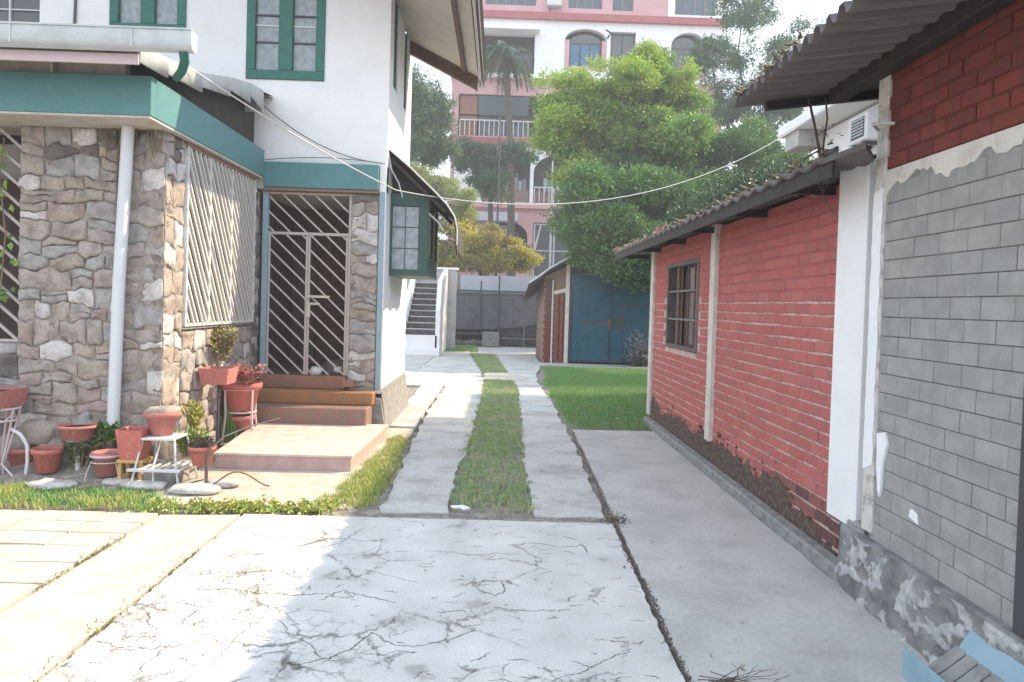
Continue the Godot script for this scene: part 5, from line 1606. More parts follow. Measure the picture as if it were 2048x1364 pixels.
	for q in [[7.9, 15.4], [8.5, 11.7], [5.9, 8.2], [2.2, 18.7]]:
		part("air_conditioner", MB.new().bx(P(q[0], q[1], D - 0.45), P(q[0] + 0.85, q[1] + 0.6, D - 0.01), 0.04), M.white_metal, b)
		part("drain_hose", MB.new().tube([P(q[0] + 0.2, q[1], D - 0.06), P(q[0] + 0.22, q[1] - 0.7, D - 0.06)], 0.03, 6), M.cable_dark, b)
	for q in [[-1.0, 14.93, 1.0], [2.4, 12.25, 1.4], [3.9, 8.5, 1.0], [-0.8, 12.6, 0.4]]:
		var px := MB.new()
		for k in 60:
			var a := rng.randf() * TAU
			px.leaf(P(q[0] + rng.randf() * q[2], q[1] + rng.randf_range(0.0, 0.35), D + 0.3), Vector3(cos(a), rng.randf_range(0.1, 1.0), sin(a)).normalized(), Vector3(-sin(a), 0, cos(a)), 0.22, 0.1)
		stuff(part("balcony_plants", px, M.leaf_plain, b))
	for k in 9:
		part("curtain", MB.new().bx(P([-1.1, -0.6, 0.3, 1.0, 3.7, 4.3, 5.0, 6.3, 10.2][k], 18.8, D + 0.42), P([-0.8, -0.2, 0.6, 1.4, 3.95, 4.6, 5.3, 6.8, 11.0][k], 20.1, D + 0.45)), M.panel_pale, b)
	# top storey
	for k in 4:
		far_window(b, f5[k][0], f5[k][1], f5[k][2], f5[k][3], D + 0.2, [5, 4, 2, 4][k], 1, M.loggia, M.sky_glass)


# ---------------------------------------------------------------- white flat-roofed house behind the sheds
func make_white_house():
	var t := thing("flat_roofed_house", "white flat-roofed house behind the red shed roof", "house")
	part("wall", MB.new().bx(P(6.75, 0.0, 9.5), P(13.0, 5.45, 15.6)), M.whitewash, t)
	part("roof_slab", MB.new().bx(P(6.1, 5.5, 9.0), P(13.5, 5.72, 16.2), 0.02), M.whitewash, t)
	part("eave_box", MB.new().bx(P(6.2, 5.15, 15.3), P(6.74, 5.49, 16.0), 0.01), M.concrete_smooth, t)
	var wn := part("window", MB.new().bx(P(6.70, 4.2, 14.6), P(6.76, 4.28, 15.4)).bx(P(6.70, 4.2, 14.6), P(6.76, 5.0, 14.68)).bx(P(6.70, 4.2, 15.32), P(6.76, 5.0, 15.4)).bx(P(6.70, 4.92, 14.6), P(6.76, 5.0, 15.4)), M.dark_metal, t)
	part("pane", MB.new().bx(P(6.725, 4.28, 14.68), P(6.735, 4.92, 15.32)), M.sky_glass, wn)
	var ac := thing("air_conditioner", "white air conditioner box on the flat-roofed house wall", "air conditioner")
	part("case", MB.new().bx(P(6.38, 4.72, 12.75), P(6.74, 5.22, 13.45), 0.02), M.white_metal, ac)
	part("grille", MB.new().bx(P(6.365, 4.80, 12.85), P(6.379, 5.15, 13.30)), M.dark_metal, ac)
	for k in 6:
		part("louvre", MB.new().bx(P(6.355, 4.83 + k * 0.055, 12.85), P(6.364, 4.85 + k * 0.055, 13.30)), M.zinc, ac)
	part("bracket", MB.new().bx(P(6.4, 4.66, 12.9), P(6.74, 4.715, 12.96)).bx(P(6.4, 4.66, 13.25), P(6.74, 4.715, 13.31)), M.dark_metal, ac)


# ---------------------------------------------------------------- trees
# a small twig full of leaves, used again and again in a crown
func twig(leaves: int, reach: float, l: float, w: float, seed_: int, droop := 0.0) -> ArrayMesh:
	var r := RandomNumberGenerator.new()
	r.seed = seed_
	var mb := MB.new()
	for i in leaves:
		var d := Vector3(r.randfn(0, 1), r.randfn(0, 0.8), r.randfn(0, 1)).normalized()
		var at := d * reach * pow(r.randf(), 0.5)
		var dir := (d + Vector3(r.randfn(0, 0.7), r.randfn(0, 0.6) - droop, r.randfn(0, 0.7))).normalized()
		var side := dir.cross(Vector3(r.randfn(0, 1), r.randfn(0, 1), r.randfn(0, 1))).normalized()
		mb.leaf(at, dir, side, l * r.randf_range(0.7, 1.3), w * r.randf_range(0.7, 1.3))
	return mb.done()


# blobs: [x, h, d, rx, ry, rz, count]; leaves gather towards the outside of each blob in bunches
func crown(called: String, parent: Node3D, blobs: Array, mesh: Mesh, mat: Material, tones: Array, seed_: int, smin := 0.7, smax := 1.3):
	var r := RandomNumberGenerator.new()
	r.seed = seed_
	var total := 0
	for b in blobs:
		total += int(b[6])
	var mm := MultiMesh.new()
	mm.transform_format = MultiMesh.TRANSFORM_3D
	mm.use_colors = true
	mm.mesh = mesh
	mm.instance_count = total
	var i := 0
	for b in blobs:
		var bunches := []
		for k in maxi(4, int(b[6] / 26.0)):
			var d := Vector3(r.randfn(0, 1), r.randfn(0, 1), r.randfn(0, 1)).normalized()
			bunches.append([d * pow(r.randf_range(0.12, 1.0), 0.4), r.randf_range(0.16, 0.46), tones[r.randi() % tones.size()]])
		for k in int(b[6]):
			var u: Array = bunches[r.randi() % bunches.size()]
			var q: Vector3 = u[0] + Vector3(r.randfn(0, 1), r.randfn(0, 0.7), r.randfn(0, 1)) * u[1] * 0.8
			var at := P(b[0], b[1], b[2]) + Vector3(q.x * b[3], q.y * b[4], q.z * b[5])
			var o := Basis(Vector3(r.randfn(0, 1), r.randfn(0, 1), r.randfn(0, 1)).normalized(), r.randf() * TAU).scaled(Vector3.ONE * r.randf_range(smin, smax))
			mm.set_instance_transform(i, Transform3D(o, at))
			var c: Color = u[2] if r.randf() < 0.6 else tones[r.randi() % tones.size()]
			mm.set_instance_color(i, Color(c.r * r.randf_range(0.8, 1.2), c.g * r.randf_range(0.85, 1.15), c.b * r.randf_range(0.8, 1.2)))
			i += 1
	var o := MultiMeshInstance3D.new()
	o.multimesh = mm
	o.material_override = mat
	o.name = free_name(called, parent)
	parent.add_child(o, true)
	stuff(o)


# each blob broken into several smaller clumps with air between them
func clumps(blobs: Array, n: int, f: float, seed_: int) -> Array:
	var r := RandomNumberGenerator.new()
	r.seed = seed_
	var out := []
	for b in blobs:
		for k in n:
			var d := Vector3(r.randfn(0, 1), r.randfn(0, 1), r.randfn(0, 1)).normalized() * r.randf_range(0.35, 0.85)
			var s := f * r.randf_range(0.75, 1.25)
			out.append([b[0] + d.x * b[3], b[1] + d.y * b[4], b[2] + d.z * b[5], b[3] * s, b[4] * s * 0.55, b[5] * s, b[6] / n])
	return out


func limbs(root: Vector3, fork: Vector3, r0: float, ends: Array, seed_: int) -> MB:
	var r := RandomNumberGenerator.new()
	r.seed = seed_
	var mb := MB.new()
	var m := root.lerp(fork, 0.5) + Vector3(r.randfn(0, 0.12), 0, r.randfn(0, 0.12))
	mb.tube([root - Vector3.UP * 0.2, root + Vector3.UP * 0.25, m, fork], [r0 * 1.5, r0 * 1.1, r0 * 0.9, r0 * 0.75], 10)
	for e in ends:
		var a: Vector3 = fork.lerp(e, 0.35) + Vector3(r.randfn(0, 0.25), r.randf_range(0.0, 0.4), r.randfn(0, 0.25))
		var c: Vector3 = fork.lerp(e, 0.7) + Vector3(r.randfn(0, 0.2), r.randf_range(0.0, 0.3), r.randfn(0, 0.2))
		mb.tube([fork - Vector3.UP * 0.1, a, c, e], [r0 * 0.55, r0 * 0.4, r0 * 0.22, r0 * 0.06], 7)
		for k in 3:
			var s: Vector3 = a.lerp(e, r.randf_range(0.2, 0.9))
			var t := s + Vector3(r.randfn(0, 0.7), r.randf_range(-0.1, 0.8), r.randfn(0, 0.7))
			mb.tube([s, s.lerp(t, 0.5) + Vector3(0, 0.1, 0), t], [r0 * 0.18, r0 * 0.1, r0 * 0.03], 5)
	return mb


func g3(r: float, g: float, b: float) -> Color:
	return Color(r, g, b)


func make_trees():
	var small := twig(20, 0.24, 0.15, 0.075, 3)
	var fine := twig(26, 0.26, 0.10, 0.045, 4)
	var droop := twig(18, 0.26, 0.16, 0.055, 6, 0.6)
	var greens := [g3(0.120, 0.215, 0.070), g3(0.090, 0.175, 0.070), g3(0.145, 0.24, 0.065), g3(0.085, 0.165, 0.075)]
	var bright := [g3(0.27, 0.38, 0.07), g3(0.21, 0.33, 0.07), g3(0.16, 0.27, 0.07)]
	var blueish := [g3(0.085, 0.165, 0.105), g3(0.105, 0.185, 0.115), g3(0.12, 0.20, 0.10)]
	var yellow := [g3(0.62, 0.60, 0.13), g3(0.54, 0.54, 0.12), g3(0.44, 0.44, 0.16), g3(0.42, 0.35, 0.19)]
	# the big tree over the blue doors
	var t := thing("broad_tree", "big leafy green tree spreading over the blue shed doors", "tree", "trees beyond the drive")
	var fork := P(6.0, 3.4, 25.6)
	var ends := [P(2.4, 6.4, 24.6), P(3.6, 9.0, 25.5), P(5.2, 10.3, 26.0), P(7.4, 9.4, 26.2), P(8.8, 7.4, 25.8), P(3.0, 4.6, 23.4), P(6.0, 6.0, 22.8), P(8.2, 5.0, 23.6)]
	part("trunk", limbs(P(6.3, 0, 25.8), fork, 0.26, ends, 41), M.bark, t)
	var fresh := [[3.4, 7.9, 25.0, 1.7, 1.4, 1.6, 1368], [2.6, 6.4, 24.6, 1.3, 1.1, 1.3, 792], [5.0, 8.9, 25.8, 1.6, 1.3, 1.7, 1080], [5.2, 7.3, 24.2, 1.6, 1.1, 1.6, 936], [2.0, 8.3, 25.0, 0.9, 0.5, 0.8, 187], [4.9, 10.2, 25.4, 0.6, 0.7, 0.7, 187]]  # upper-left blobs: light through the leaves is put into brighter tones
	var shaded_blobs := [[6.8, 7.6, 25.6, 1.8, 1.5, 1.9, 1156], [8.6, 6.8, 25.6, 1.6, 1.4, 1.7, 816], [9.8, 6.6, 26.0, 1.3, 1.0, 1.4, 476], [6.6, 5.4, 24.2, 2.3, 1.5, 2.0, 1428], [4.6, 5.6, 24.4, 1.6, 1.3, 1.6, 1156], [3.3, 4.6, 23.2, 1.3, 1.3, 1.5, 952], [8.4, 4.9, 24.2, 1.7, 1.2, 1.6, 1020], [2.75, 2.95, 19.6, 0.85, 0.5, 0.5, 421], [3.7, 2.85, 19.5, 0.9, 0.5, 0.5, 476], [4.7, 3.1, 19.5, 1.0, 0.7, 0.6, 544], [3.5, 3.6, 19.6, 1.5, 0.7, 0.6, 612], [2.7, 4.6, 20.6, 1.2, 1.0, 1.2, 612], [4.6, 4.7, 21.0, 1.6, 1.0, 1.2, 680]]  # core and lower-right blobs: crown shade is put into darker tones
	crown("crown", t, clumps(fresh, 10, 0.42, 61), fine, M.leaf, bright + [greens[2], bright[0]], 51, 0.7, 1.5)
	crown("crown", t, clumps(shaded_blobs, 11, 0.42, 62), fine, M.leaf, greens + [blueish[2], bright[2]], 50, 0.7, 1.5)
	# light shining through the upper-left leaves, put into a paler leaf tone
	crown("backlit_leaves", t, clumps([[3.2, 8.9, 24.2, 1.5, 0.8, 1.3, 520], [4.7, 9.9, 25.0, 1.0, 0.9, 1.0, 340], [2.2, 7.4, 23.8, 1.0, 0.9, 1.0, 420], [5.9, 9.3, 25.2, 0.9, 0.7, 0.9, 200], [2.6, 5.9, 23.6, 0.9, 0.5, 0.8, 220]], 6, 0.45, 63), fine, M.leaf, [g3(0.38, 0.47, 0.08), g3(0.32, 0.43, 0.075)], 52)
	# looser tree behind it at the upper right
	var t2 := thing("loose_tree", "tall thin-leaved tree with gaps, right of the apartment block", "tree", "trees beyond the drive")
	part("trunk", limbs(P(11.0, 2.3, 33.0), P(10.8, 8.0, 32.5), 0.2, [P(9.0, 12.6, 32.0), P(10.5, 15.0, 32.5), P(12.5, 13.5, 32.5), P(9.4, 10.5, 31.5), P(13.0, 11.0, 32.0)], 43), M.bark, t2)
	crown("crown", t2, clumps([[9.4, 12.8, 31.8, 1.5, 1.4, 1.4, 252], [10.6, 14.8, 32.4, 1.5, 1.3, 1.4, 216], [12.3, 13.0, 32.3, 1.5, 1.5, 1.4, 228], [9.8, 10.6, 31.4, 1.5, 1.3, 1.4, 336], [11.8, 10.6, 31.8, 1.5, 1.2, 1.4, 252], [10.6, 8.6, 31.2, 1.4, 1.0, 1.4, 252]], 9, 0.46, 64), fine, M.leaf_dark, blueish, 53, 0.8, 1.5)
	# dark shrub mass just behind the red shed roof
	var t3 := thing("dark_shrub", "dark green bush rising behind the red shed roof", "shrub", "shrubs beyond the drive")
	part("trunk", limbs(P(7.2, 0, 18.4), P(7.1, 2.6, 18.4), 0.14, [P(5.8, 4.4, 18.0), P(6.8, 4.9, 18.2), P(8.0, 4.6, 18.4), P(5.2, 3.6, 17.6)], 44), M.bark, t3)
	crown("crown", t3, [[6.2, 4.2, 18.2, 1.1, 0.9, 1.0, 700], [7.3, 4.3, 18.3, 1.0, 0.9, 1.0, 620], [5.2, 3.5, 18.0, 0.9, 0.8, 1.0, 520], [6.6, 3.0, 17.8, 1.8, 0.8, 1.0, 700], [8.2, 3.9, 18.3, 0.9, 0.7, 0.9, 380]], fine, M.leaf_dark, [g3(0.035, 0.080, 0.040), g3(0.045, 0.095, 0.040), g3(0.06, 0.11, 0.04)], 54, 0.8, 1.3)
	# hanging vine from the tall roof
	var vine := thing("hanging_vine", "thin dry vine hanging from the dark corrugated roof corner", "vine")
	var vm := MB.new()
	vm.tube([P(1.86, 2.92, 4.45), P(1.90, 2.75, 4.44), P(1.93, 2.60, 4.43), P(1.955, 2.48, 4.42), P(1.93, 2.38, 4.40), P(1.95, 2.28, 4.36), P(2.0, 2.18, 4.3)], [0.008, 0.008, 0.010, 0.008, 0.006, 0.005, 0.003], 6)
	vm.tube([P(1.96, 2.93, 4.44), P(1.975, 2.8, 4.44), P(1.955, 2.65, 4.43), P(1.95, 2.55, 4.43)], 0.006, 5)
	vm.tube([P(1.95, 2.62, 4.43), P(1.86, 2.56, 4.45), P(1.74, 2.52, 4.5)], [0.007, 0.005, 0.003], 5)
	for k in 14:
		var p := P(1.94 + rng.randfn(0, 0.02), 2.5 + rng.randfn(0, 0.1), 4.43)
		vm.tube([p, p + Vector3(rng.randfn(0, 0.07), rng.randfn(0.02, 0.05), rng.randfn(0, 0.04))], [0.004, 0.0015], 4)
	part("stem", vm, M.bark, vine)
	var vl := MB.new()
	for k in 60:
		var a := rng.randf() * TAU
		vl.leaf(P(1.92 + rng.randfn(0, 0.05), 2.52 + rng.randfn(0, 0.12), 4.43 + rng.randfn(0, 0.03)), Vector3(cos(a), rng.randf_range(-0.6, 0.3), sin(a)).normalized(), Vector3(-sin(a), 0, cos(a)), 0.03, 0.02)
	stuff(part("leaves", vl, M.leaf_dry, vine))
	# left side: tall dark conifer and hazy shrubs
	var t4 := thing("tall_conifer", "tall feathery grey-green tree left of the apartment block", "tree", "trees beyond the drive")
	part("trunk", limbs(P(-3.6, 2.3, 32), P(-3.5, 7.6, 32), 0.2, [P(-3.9, 10.6, 32), P(-3.0, 11.4, 32), P(-2.8, 9.4, 31.5), P(-4.6, 10.0, 32)], 45), M.bark, t4)
	crown("crown", t4, [[-3.7, 10.5, 32.0, 0.9, 1.3, 0.9, 560], [-3.0, 9.5, 31.8, 0.8, 1.5, 0.9, 608], [-4.3, 9.4, 32.0, 1.0, 1.5, 1.0, 608], [-3.2, 8.3, 31.6, 0.95, 1.0, 1.0, 480], [-5.2, 10.2, 32.5, 1.0, 1.6, 1.0, 400]], droop, M.leaf_dark, blueish, 55, 0.6, 1.0)
	var t5 := thing("pale_shrub", "pale dusty shrub with dry stems below the conifer", "shrub", "shrubs beyond the drive")
	part("trunk", limbs(P(-3.0, 2.3, 30.5), P(-3.0, 4.6, 30.5), 0.1, [P(-3.6, 6.8, 30.5), P(-2.6, 7.0, 30.4), P(-2.0, 6.2, 30.2), P(-1.4, 5.4, 30)], 46), M.bark, t5)
	crown("crown", t5, clumps([[-3.4, 6.7, 30.5, 1.0, 0.8, 0.8, 420], [-2.3, 6.4, 30.4, 0.9, 0.8, 0.8, 420], [-1.5, 5.6, 30.2, 0.9, 0.7, 0.8, 360], [-2.8, 5.2, 30.3, 1.1, 0.9, 0.8, 420]], 6, 0.5, 66), fine, M.leaf, [g3(0.42, 0.43, 0.22), g3(0.36, 0.35, 0.24), g3(0.48, 0.50, 0.16)], 56, 0.7, 1.1)
	var t6 := thing("yellow_shrub", "wide yellow-green shrub spilling over the grey fence", "shrub", "shrubs beyond the drive")
	part("trunk", limbs(P(-0.8, 2.3, 30.0), P(-0.8, 3.0, 30.0), 0.09, [P(-2.4, 3.9, 29.8), P(-1.2, 4.6, 29.9), P(0.2, 4.3, 29.9), P(1.1, 3.8, 29.9), P(-3.4, 3.8, 30)], 47), M.bark, t6)
	crown("crown", t6, clumps([[-2.3, 3.7, 29.7, 1.0, 0.75, 0.7, 620], [-1.1, 4.15, 29.8, 1.0, 0.85, 0.7, 760], [0.1, 3.9, 29.8, 0.95, 0.75, 0.7, 640], [0.9, 3.5, 29.7, 0.65, 0.5, 0.6, 300], [-0.4, 3.25, 29.6, 1.7, 0.55, 0.5, 620], [-3.4, 3.9, 30.0, 0.9, 0.9, 0.7, 420]], 6, 0.5, 65), fine, M.leaf_gold, yellow + [g3(0.22, 0.17, 0.13)], 57, 0.7, 1.3)
	# broad-leaved plant and palm in front of the facade
	var t7 := thing("dark_bush", "dark green bushy tree in front of the second storey", "tree", "trees beyond the drive")
	part("trunk", limbs(P(-0.8, 2.3, 36), P(-0.6, 6.8, 36), 0.16, [P(-1.6, 9.0, 36), P(-0.4, 9.4, 36), P(0.9, 9.6, 36), P(0.4, 8.0, 35.6)], 48), M.bark, t7)
	crown("crown", t7, [[-1.5, 8.6, 36, 0.95, 0.9, 0.8, 252], [-0.4, 8.8, 36, 1.0, 0.8, 0.8, 228], [0.7, 9.2, 36, 0.75, 0.45, 0.6, 78], [-0.9, 7.5, 35.7, 1.0, 0.7, 0.7, 180]], small, M.leaf_dark, [g3(0.085, 0.165, 0.10), g3(0.10, 0.18, 0.09)], 58, 0.7, 1.1)
	make_palm()
	for p in [[2.05, 8.2, 2.6, 30.2, "tall thin grey pole in front of the glass storey"], [-0.18, 9.6, 2.6, 31.0, "slim dark pole left of the glass storey, behind the fence post"]]:
		var o := thing("thin_pole", p[4], "pole", "thin poles before the apartment block")
		part("shaft", MB.new().tube([P(p[0], p[2] - 0.3, p[3]), P(p[0] - 0.02, p[1], p[3])], [0.055, 0.035], 8), M.zinc if p[0] > 0 else M.dark_metal, o)
		part("bracket", MB.new().tube([P(p[0] - 0.35, p[1] - 1.2, p[3]), P(p[0] + 0.35, p[1] - 1.2, p[3])], 0.02, 6), M.dark_metal, o)


func make_palm():
	var t := thing("palm_tree", "palm tree with arching fronds before the apartment balconies", "palm")
	var top := P(-0.05, 14.9, 39.0)
	part("trunk", MB.new().tube([P(0.6, 2.2, 39.0), P(0.5, 6.0, 39.0), P(0.3, 10.5, 39.0), P(0.05, 13.5, 39.0), top], [0.26, 0.2, 0.17, 0.16, 0.2], 10), M.bark, t)
	var r := RandomNumberGenerator.new()
	r.seed = 12
	for k in 34:
		var a := TAU * k / 34.0 + r.randf_range(-0.15, 0.15)
		var lift := r.randf_range(-0.2, 1.35)
		var dry := lift < -0.02
		var mb := MB.new()
		var spine := []
		var l := r.randf_range(1.6, 2.2)
		for i in 9:
			var s := i / 8.0
			spine.append(top + Vector3(cos(a) * l * s * (1.0 - 0.25 * s * s), lift * s * 1.3 - 1.75 * s * s, sin(a) * l * s * (1.0 - 0.25 * s * s)))
		mb.tube(spine, [0.03, 0.03, 0.025, 0.022, 0.02, 0.016, 0.012, 0.008, 0.004], 4)
		for i in range(2, 34):
			var s := i / 34.0 * 8.0
			var p: Vector3 = spine[int(s)].lerp(spine[mini(int(s) + 1, 8)], s - int(s))
			var fw := Vector3(cos(a), -0.35, sin(a)).normalized()
			var sd := Vector3(-sin(a), 0, cos(a))
			for sg in [-1.0, 1.0]:
				var dir: Vector3 = (sd * sg + fw * 0.6 + Vector3.DOWN * r.randf_range(0.25, 0.7)).normalized()
				mb.leaf(p, dir, fw, r.randf_range(0.45, 0.62) * (1.0 - 0.4 * s / 8.0), 0.11, 0.1)
		part("frond", mb, M.leaf_dry if dry else M.palm_green, t)


# ---------------------------------------------------------------- grass
func tuft(blades: int, h: float, spread: float, seed_: int) -> ArrayMesh:
	var r := RandomNumberGenerator.new()
	r.seed = seed_
	var mb := MB.new()
	for i in blades:
		var a := r.randf() * TAU
		var o := Vector3(r.randfn(0, spread), 0, r.randfn(0, spread))
		var hh := h * r.randf_range(0.5, 1.2)
		var lean := Vector3(cos(a), 0, sin(a)) * hh * r.randf_range(0.1, 0.7)
		var w := Vector3(-sin(a), 0, cos(a)) * r.randf_range(0.0018, 0.0032)
		var m := o + Vector3.UP * hh * 0.6 + lean * 0.4
		var n := Vector3(cos(a), 0.3, sin(a))
		mb.tri(o - w, o + w, m + w * 0.8, n)
		mb.tri(o - w, m + w * 0.8, m - w * 0.8, n)
		mb.tri(m - w * 0.8, m + w * 0.8, o + Vector3.UP * hh + lean, n)
	return mb.done()


func lawn(called: String, poly: PackedVector2Array, density: float, mesh: Mesh, tones: Array, seed_: int, bare := 0.0, smin := 0.6, smax := 1.2, base := -0.012):
	var r := RandomNumberGenerator.new()
	r.seed = seed_
	var nz := noise(seed_, 1.9, 4)
	var box := Rect2(poly[0], Vector2.ZERO)
	for p in poly:
		box = box.expand(p)
	var spots := []
	poly = ragged(poly, 0.18, 0.045)
	var n := int(box.get_area() * density)
	for i in n:
		var p := Vector2(r.randf_range(box.position.x, box.end.x), r.randf_range(box.position.y, box.end.y))
		var q := p + Vector2(r.randfn(0, 0.025), r.randfn(0, 0.04))
		if Geometry2D.is_point_in_polygon(p, poly) and nz.get_noise_2dv(p * 1.5) > bare - 0.45 + r.randf_range(-0.12, 0.12):
			spots.append(q)
	var mm := MultiMesh.new()
	mm.transform_format = MultiMesh.TRANSFORM_3D
	mm.use_colors = true
	mm.mesh = mesh
	mm.instance_count = spots.size()
	for i in spots.size():
		var s := r.randf_range(smin, smax)
		mm.set_instance_transform(i, Transform3D(Basis(Vector3.UP, r.randf() * TAU).scaled(Vector3(s, s * r.randf_range(0.8, 1.2), s)), P(spots[i].x, base, spots[i].y)))
		var c: Color = tones[clampi(int((nz.get_noise_2dv(spots[i] * 0.9) * 0.9 + 0.5 + r.randf_range(-0.3, 0.3)) * tones.size()), 0, tones.size() - 1)]
		mm.set_instance_color(i, Color(c.r * r.randf_range(0.85, 1.15), c.g * r.randf_range(0.9, 1.1), c.b))
	var o := MultiMeshInstance3D.new()
	o.multimesh = mm
	o.material_override = M.grass
	o.name = free_name(called, self)
	add_child(o, true)
	stuff(o)
	return o


func make_grass():
	var t := tuft(9, 0.034, 0.020, 1)
	var tall := tuft(10, 0.058, 0.024, 2)
	var weed := twig(9, 0.022, 0.028, 0.018, 9)
	var g := [g3(0.31, 0.43, 0.16), g3(0.27, 0.40, 0.15), g3(0.36, 0.45, 0.18), g3(0.44, 0.45, 0.27)]
	var lush := [g3(0.17, 0.36, 0.09), g3(0.20, 0.38, 0.09), g3(0.15, 0.31, 0.09), g3(0.26, 0.36, 0.12)]
	var sunny := [g3(0.34, 0.39, 0.08), g3(0.40, 0.42, 0.09), g3(0.28, 0.36, 0.08), g3(0.46, 0.44, 0.16)]
	tag(lawn("grass_strip", v2([-0.30, 5.62, 0.30, 5.62, 0.29, 7.0, 0.32, 9.0, 0.40, 13.6, 0.33, 15.4, -0.27, 15.5, -0.27, 13.2, -0.30, 9.0, -0.35, 7.0]), 750, t, g, 3, 0.16), "short worn grass between the two wheel tracks", "grass")
	tag(lawn("grass_strip", v2([-0.32, 16.9, 0.22, 16.9, -0.12, 23.5, -0.9, 23.5]), 260, t, g, 4, 0.1, 0.9, 1.6), "grass strip at the far end between the wheel tracks", "grass")
	tag(lawn("lawn", v2([1.02, 9.52, 2.1, 9.54, 2.14, 10.2, 4.6, 13.0, 4.6, 19.2, 1.25, 19.2, 1.0, 15.0, 0.97, 11.5]), 420, tall, lush, 5, 0.0, 0.7, 1.2), "green lawn between the red shed and the blue doors", "lawn")
	tag(lawn("grass_verge", v2([-1.36, 5.62, -0.98, 5.66, -0.93, 6.4, -0.98, 7.6, -1.06, 8.5, -1.22, 8.75, -1.24, 7.4, -1.28, 6.6]), 1000, tall, sunny, 6, 0.02, 0.6, 1.1), "sunlit yellow-green grass curving beside the pink landing", "grass")
	tag(lawn("grass_verge", v2([-8.0, 5.40, -2.4, 5.40, -2.45, 5.62, -2.9, 5.95, -8.0, 6.05]), 900, tall, sunny + lush, 7, 0.02, 0.7, 1.2), "grass strip along the front of the potted plants", "grass")
	var w: Node3D = lawn("weeds", v2([-2.6, 5.38, -1.2, 5.50, -1.2, 5.62, -2.6, 5.54]), 900, weed, sunny, 8, 0.02, 0.7, 1.6, 0.01)
	tag(w, "low leafy weeds along the slab edge below the landing", "weeds")
	tag(lawn("grass_patch", v2([-1.9, 24.4, -0.7, 24.3, -0.9, 27.4, -2.3, 27.6]), 160, tall, lush, 9, 0.0, 1.2, 2.0), "small grass patch beside the foot of the stairs", "grass")
	# moss and weeds in the cracks
	var moss := [g3(0.20, 0.21, 0.045), g3(0.16, 0.17, 0.05), g3(0.24, 0.23, 0.06)]
	for e in [[[-1.878, 2.2, -1.848, 2.2, -1.850, 4.6, -1.880, 4.6], "mossy joint with small weeds between the smooth strip and the cracked slab"], [[-2.448, 3.9, -2.418, 3.9, -2.418, 4.75, -2.448, 4.75], "mossy joint along the scored paving"], [[-1.66, 3.935, -1.0, 3.915, -1.0, 3.935, -1.66, 3.96], "thin mossy crack running across the sunlit slab, nearer the camera"], [[-1.76, 4.17, -1.1, 4.20, -1.1, 4.215, -1.76, 4.19], "thin mossy crack running across the sunlit slab, farther from the camera"]]:
		tag(lawn("moss", v2(e[0]), 6000, weed, moss, 10, 0.08, 0.16, 0.48, -0.004), e[1], "moss")
	var seam := MB.new()
	var d := 2.6
	while d < 9.3:
		var x := 0.85 + (0.01 if d < 4 else 0.0) + 0.018 * (d - 2.6) * 1.05 + 0.01 * sin(d * 5.0)
		for k in 3:
			var a := rng.randf() * TAU
			var p := P(x + rng.randfn(0, 0.009 + (0.03 if d > 5.2 and d < 5.7 else 0.0)), 0.003, d + rng.randf_range(-0.02, 0.02))
			seam.leaf(p, Vector3(cos(a), rng.randf_range(0.05, 0.35), sin(a)).normalized(), Vector3(-sin(a), 0, cos(a)), rng.randf_range(0.008, 0.022), rng.randf_range(0.005, 0.010))
		d += 0.010 if d < 6.0 else 0.02
	for k in 110:
		var a := rng.randf() * TAU
		seam.leaf(P(0.93 + rng.randfn(0, 0.05), 0.004, 5.44 + rng.randfn(0, 0.06)), Vector3(cos(a), rng.randf_range(0.0, 0.3), sin(a)).normalized(), Vector3(-sin(a), 0, cos(a)), rng.randf_range(0.015, 0.04), 0.010)
	var sm := solo("dry_debris", seam, M.render_dark, "dark plant debris in the long joint of the right slab", "debris")
	stuff(sm)
	var tw := MB.new()
	for k in 15:
		var p := P(rng.randf_range(0.88, 1.0), 0.002, rng.randf_range(2.98, 3.2))
		var pts := [p]
		var head := rng.randf_range(-0.5, 0.5)
		for j in 5:
			head += rng.randf_range(-0.5, 0.5)
			pts.append(pts[-1] + Vector3(cos(head) * 0.075, rng.randf_range(-0.0005, 0.0008), sin(head) * 0.06))
		tw.tube(pts, [0.0018, 0.0013, 0.0016, 0.001, 0.001, 0.0006], 4)
	stuff(solo("dry_twigs", tw, M.render_dark, "thin dark twigs lying on the near end of the smooth slab", "twigs"))
	var fl := MB.new()
	for k in 90:
		var a := rng.randf() * TAU
		var p := P(rng.randf_range(-1.7, 2.0), 0.006, rng.randf_range(2.8, 9.2))
		fl.leaf(p, Vector3(cos(a), rng.randf_range(0.02, 0.25), sin(a)).normalized(), Vector3(-sin(a), 0, cos(a)), rng.randf_range(0.012, 0.035), rng.randf_range(0.008, 0.018))
	stuff(solo("fallen_leaves", fl, M.leaf_dry, "small dry leaves scattered over the drive", "leaves"))
	for p in [[-0.27, 5.63, 0.07], [-0.22, 5.60, 0.04]]:
		var lp := solo("litter", rock(Vector3(p[2], 0.016, 0.03), int(p[2] * 1000)), M.paper, "scrap of white litter at the near end of the grass strip" if p[2] > 0.05 else "smaller white scrap right of the litter on the grass strip", "litter", "white litter on the grass strip")
		lp.position = P(p[0], 0.012, p[1])
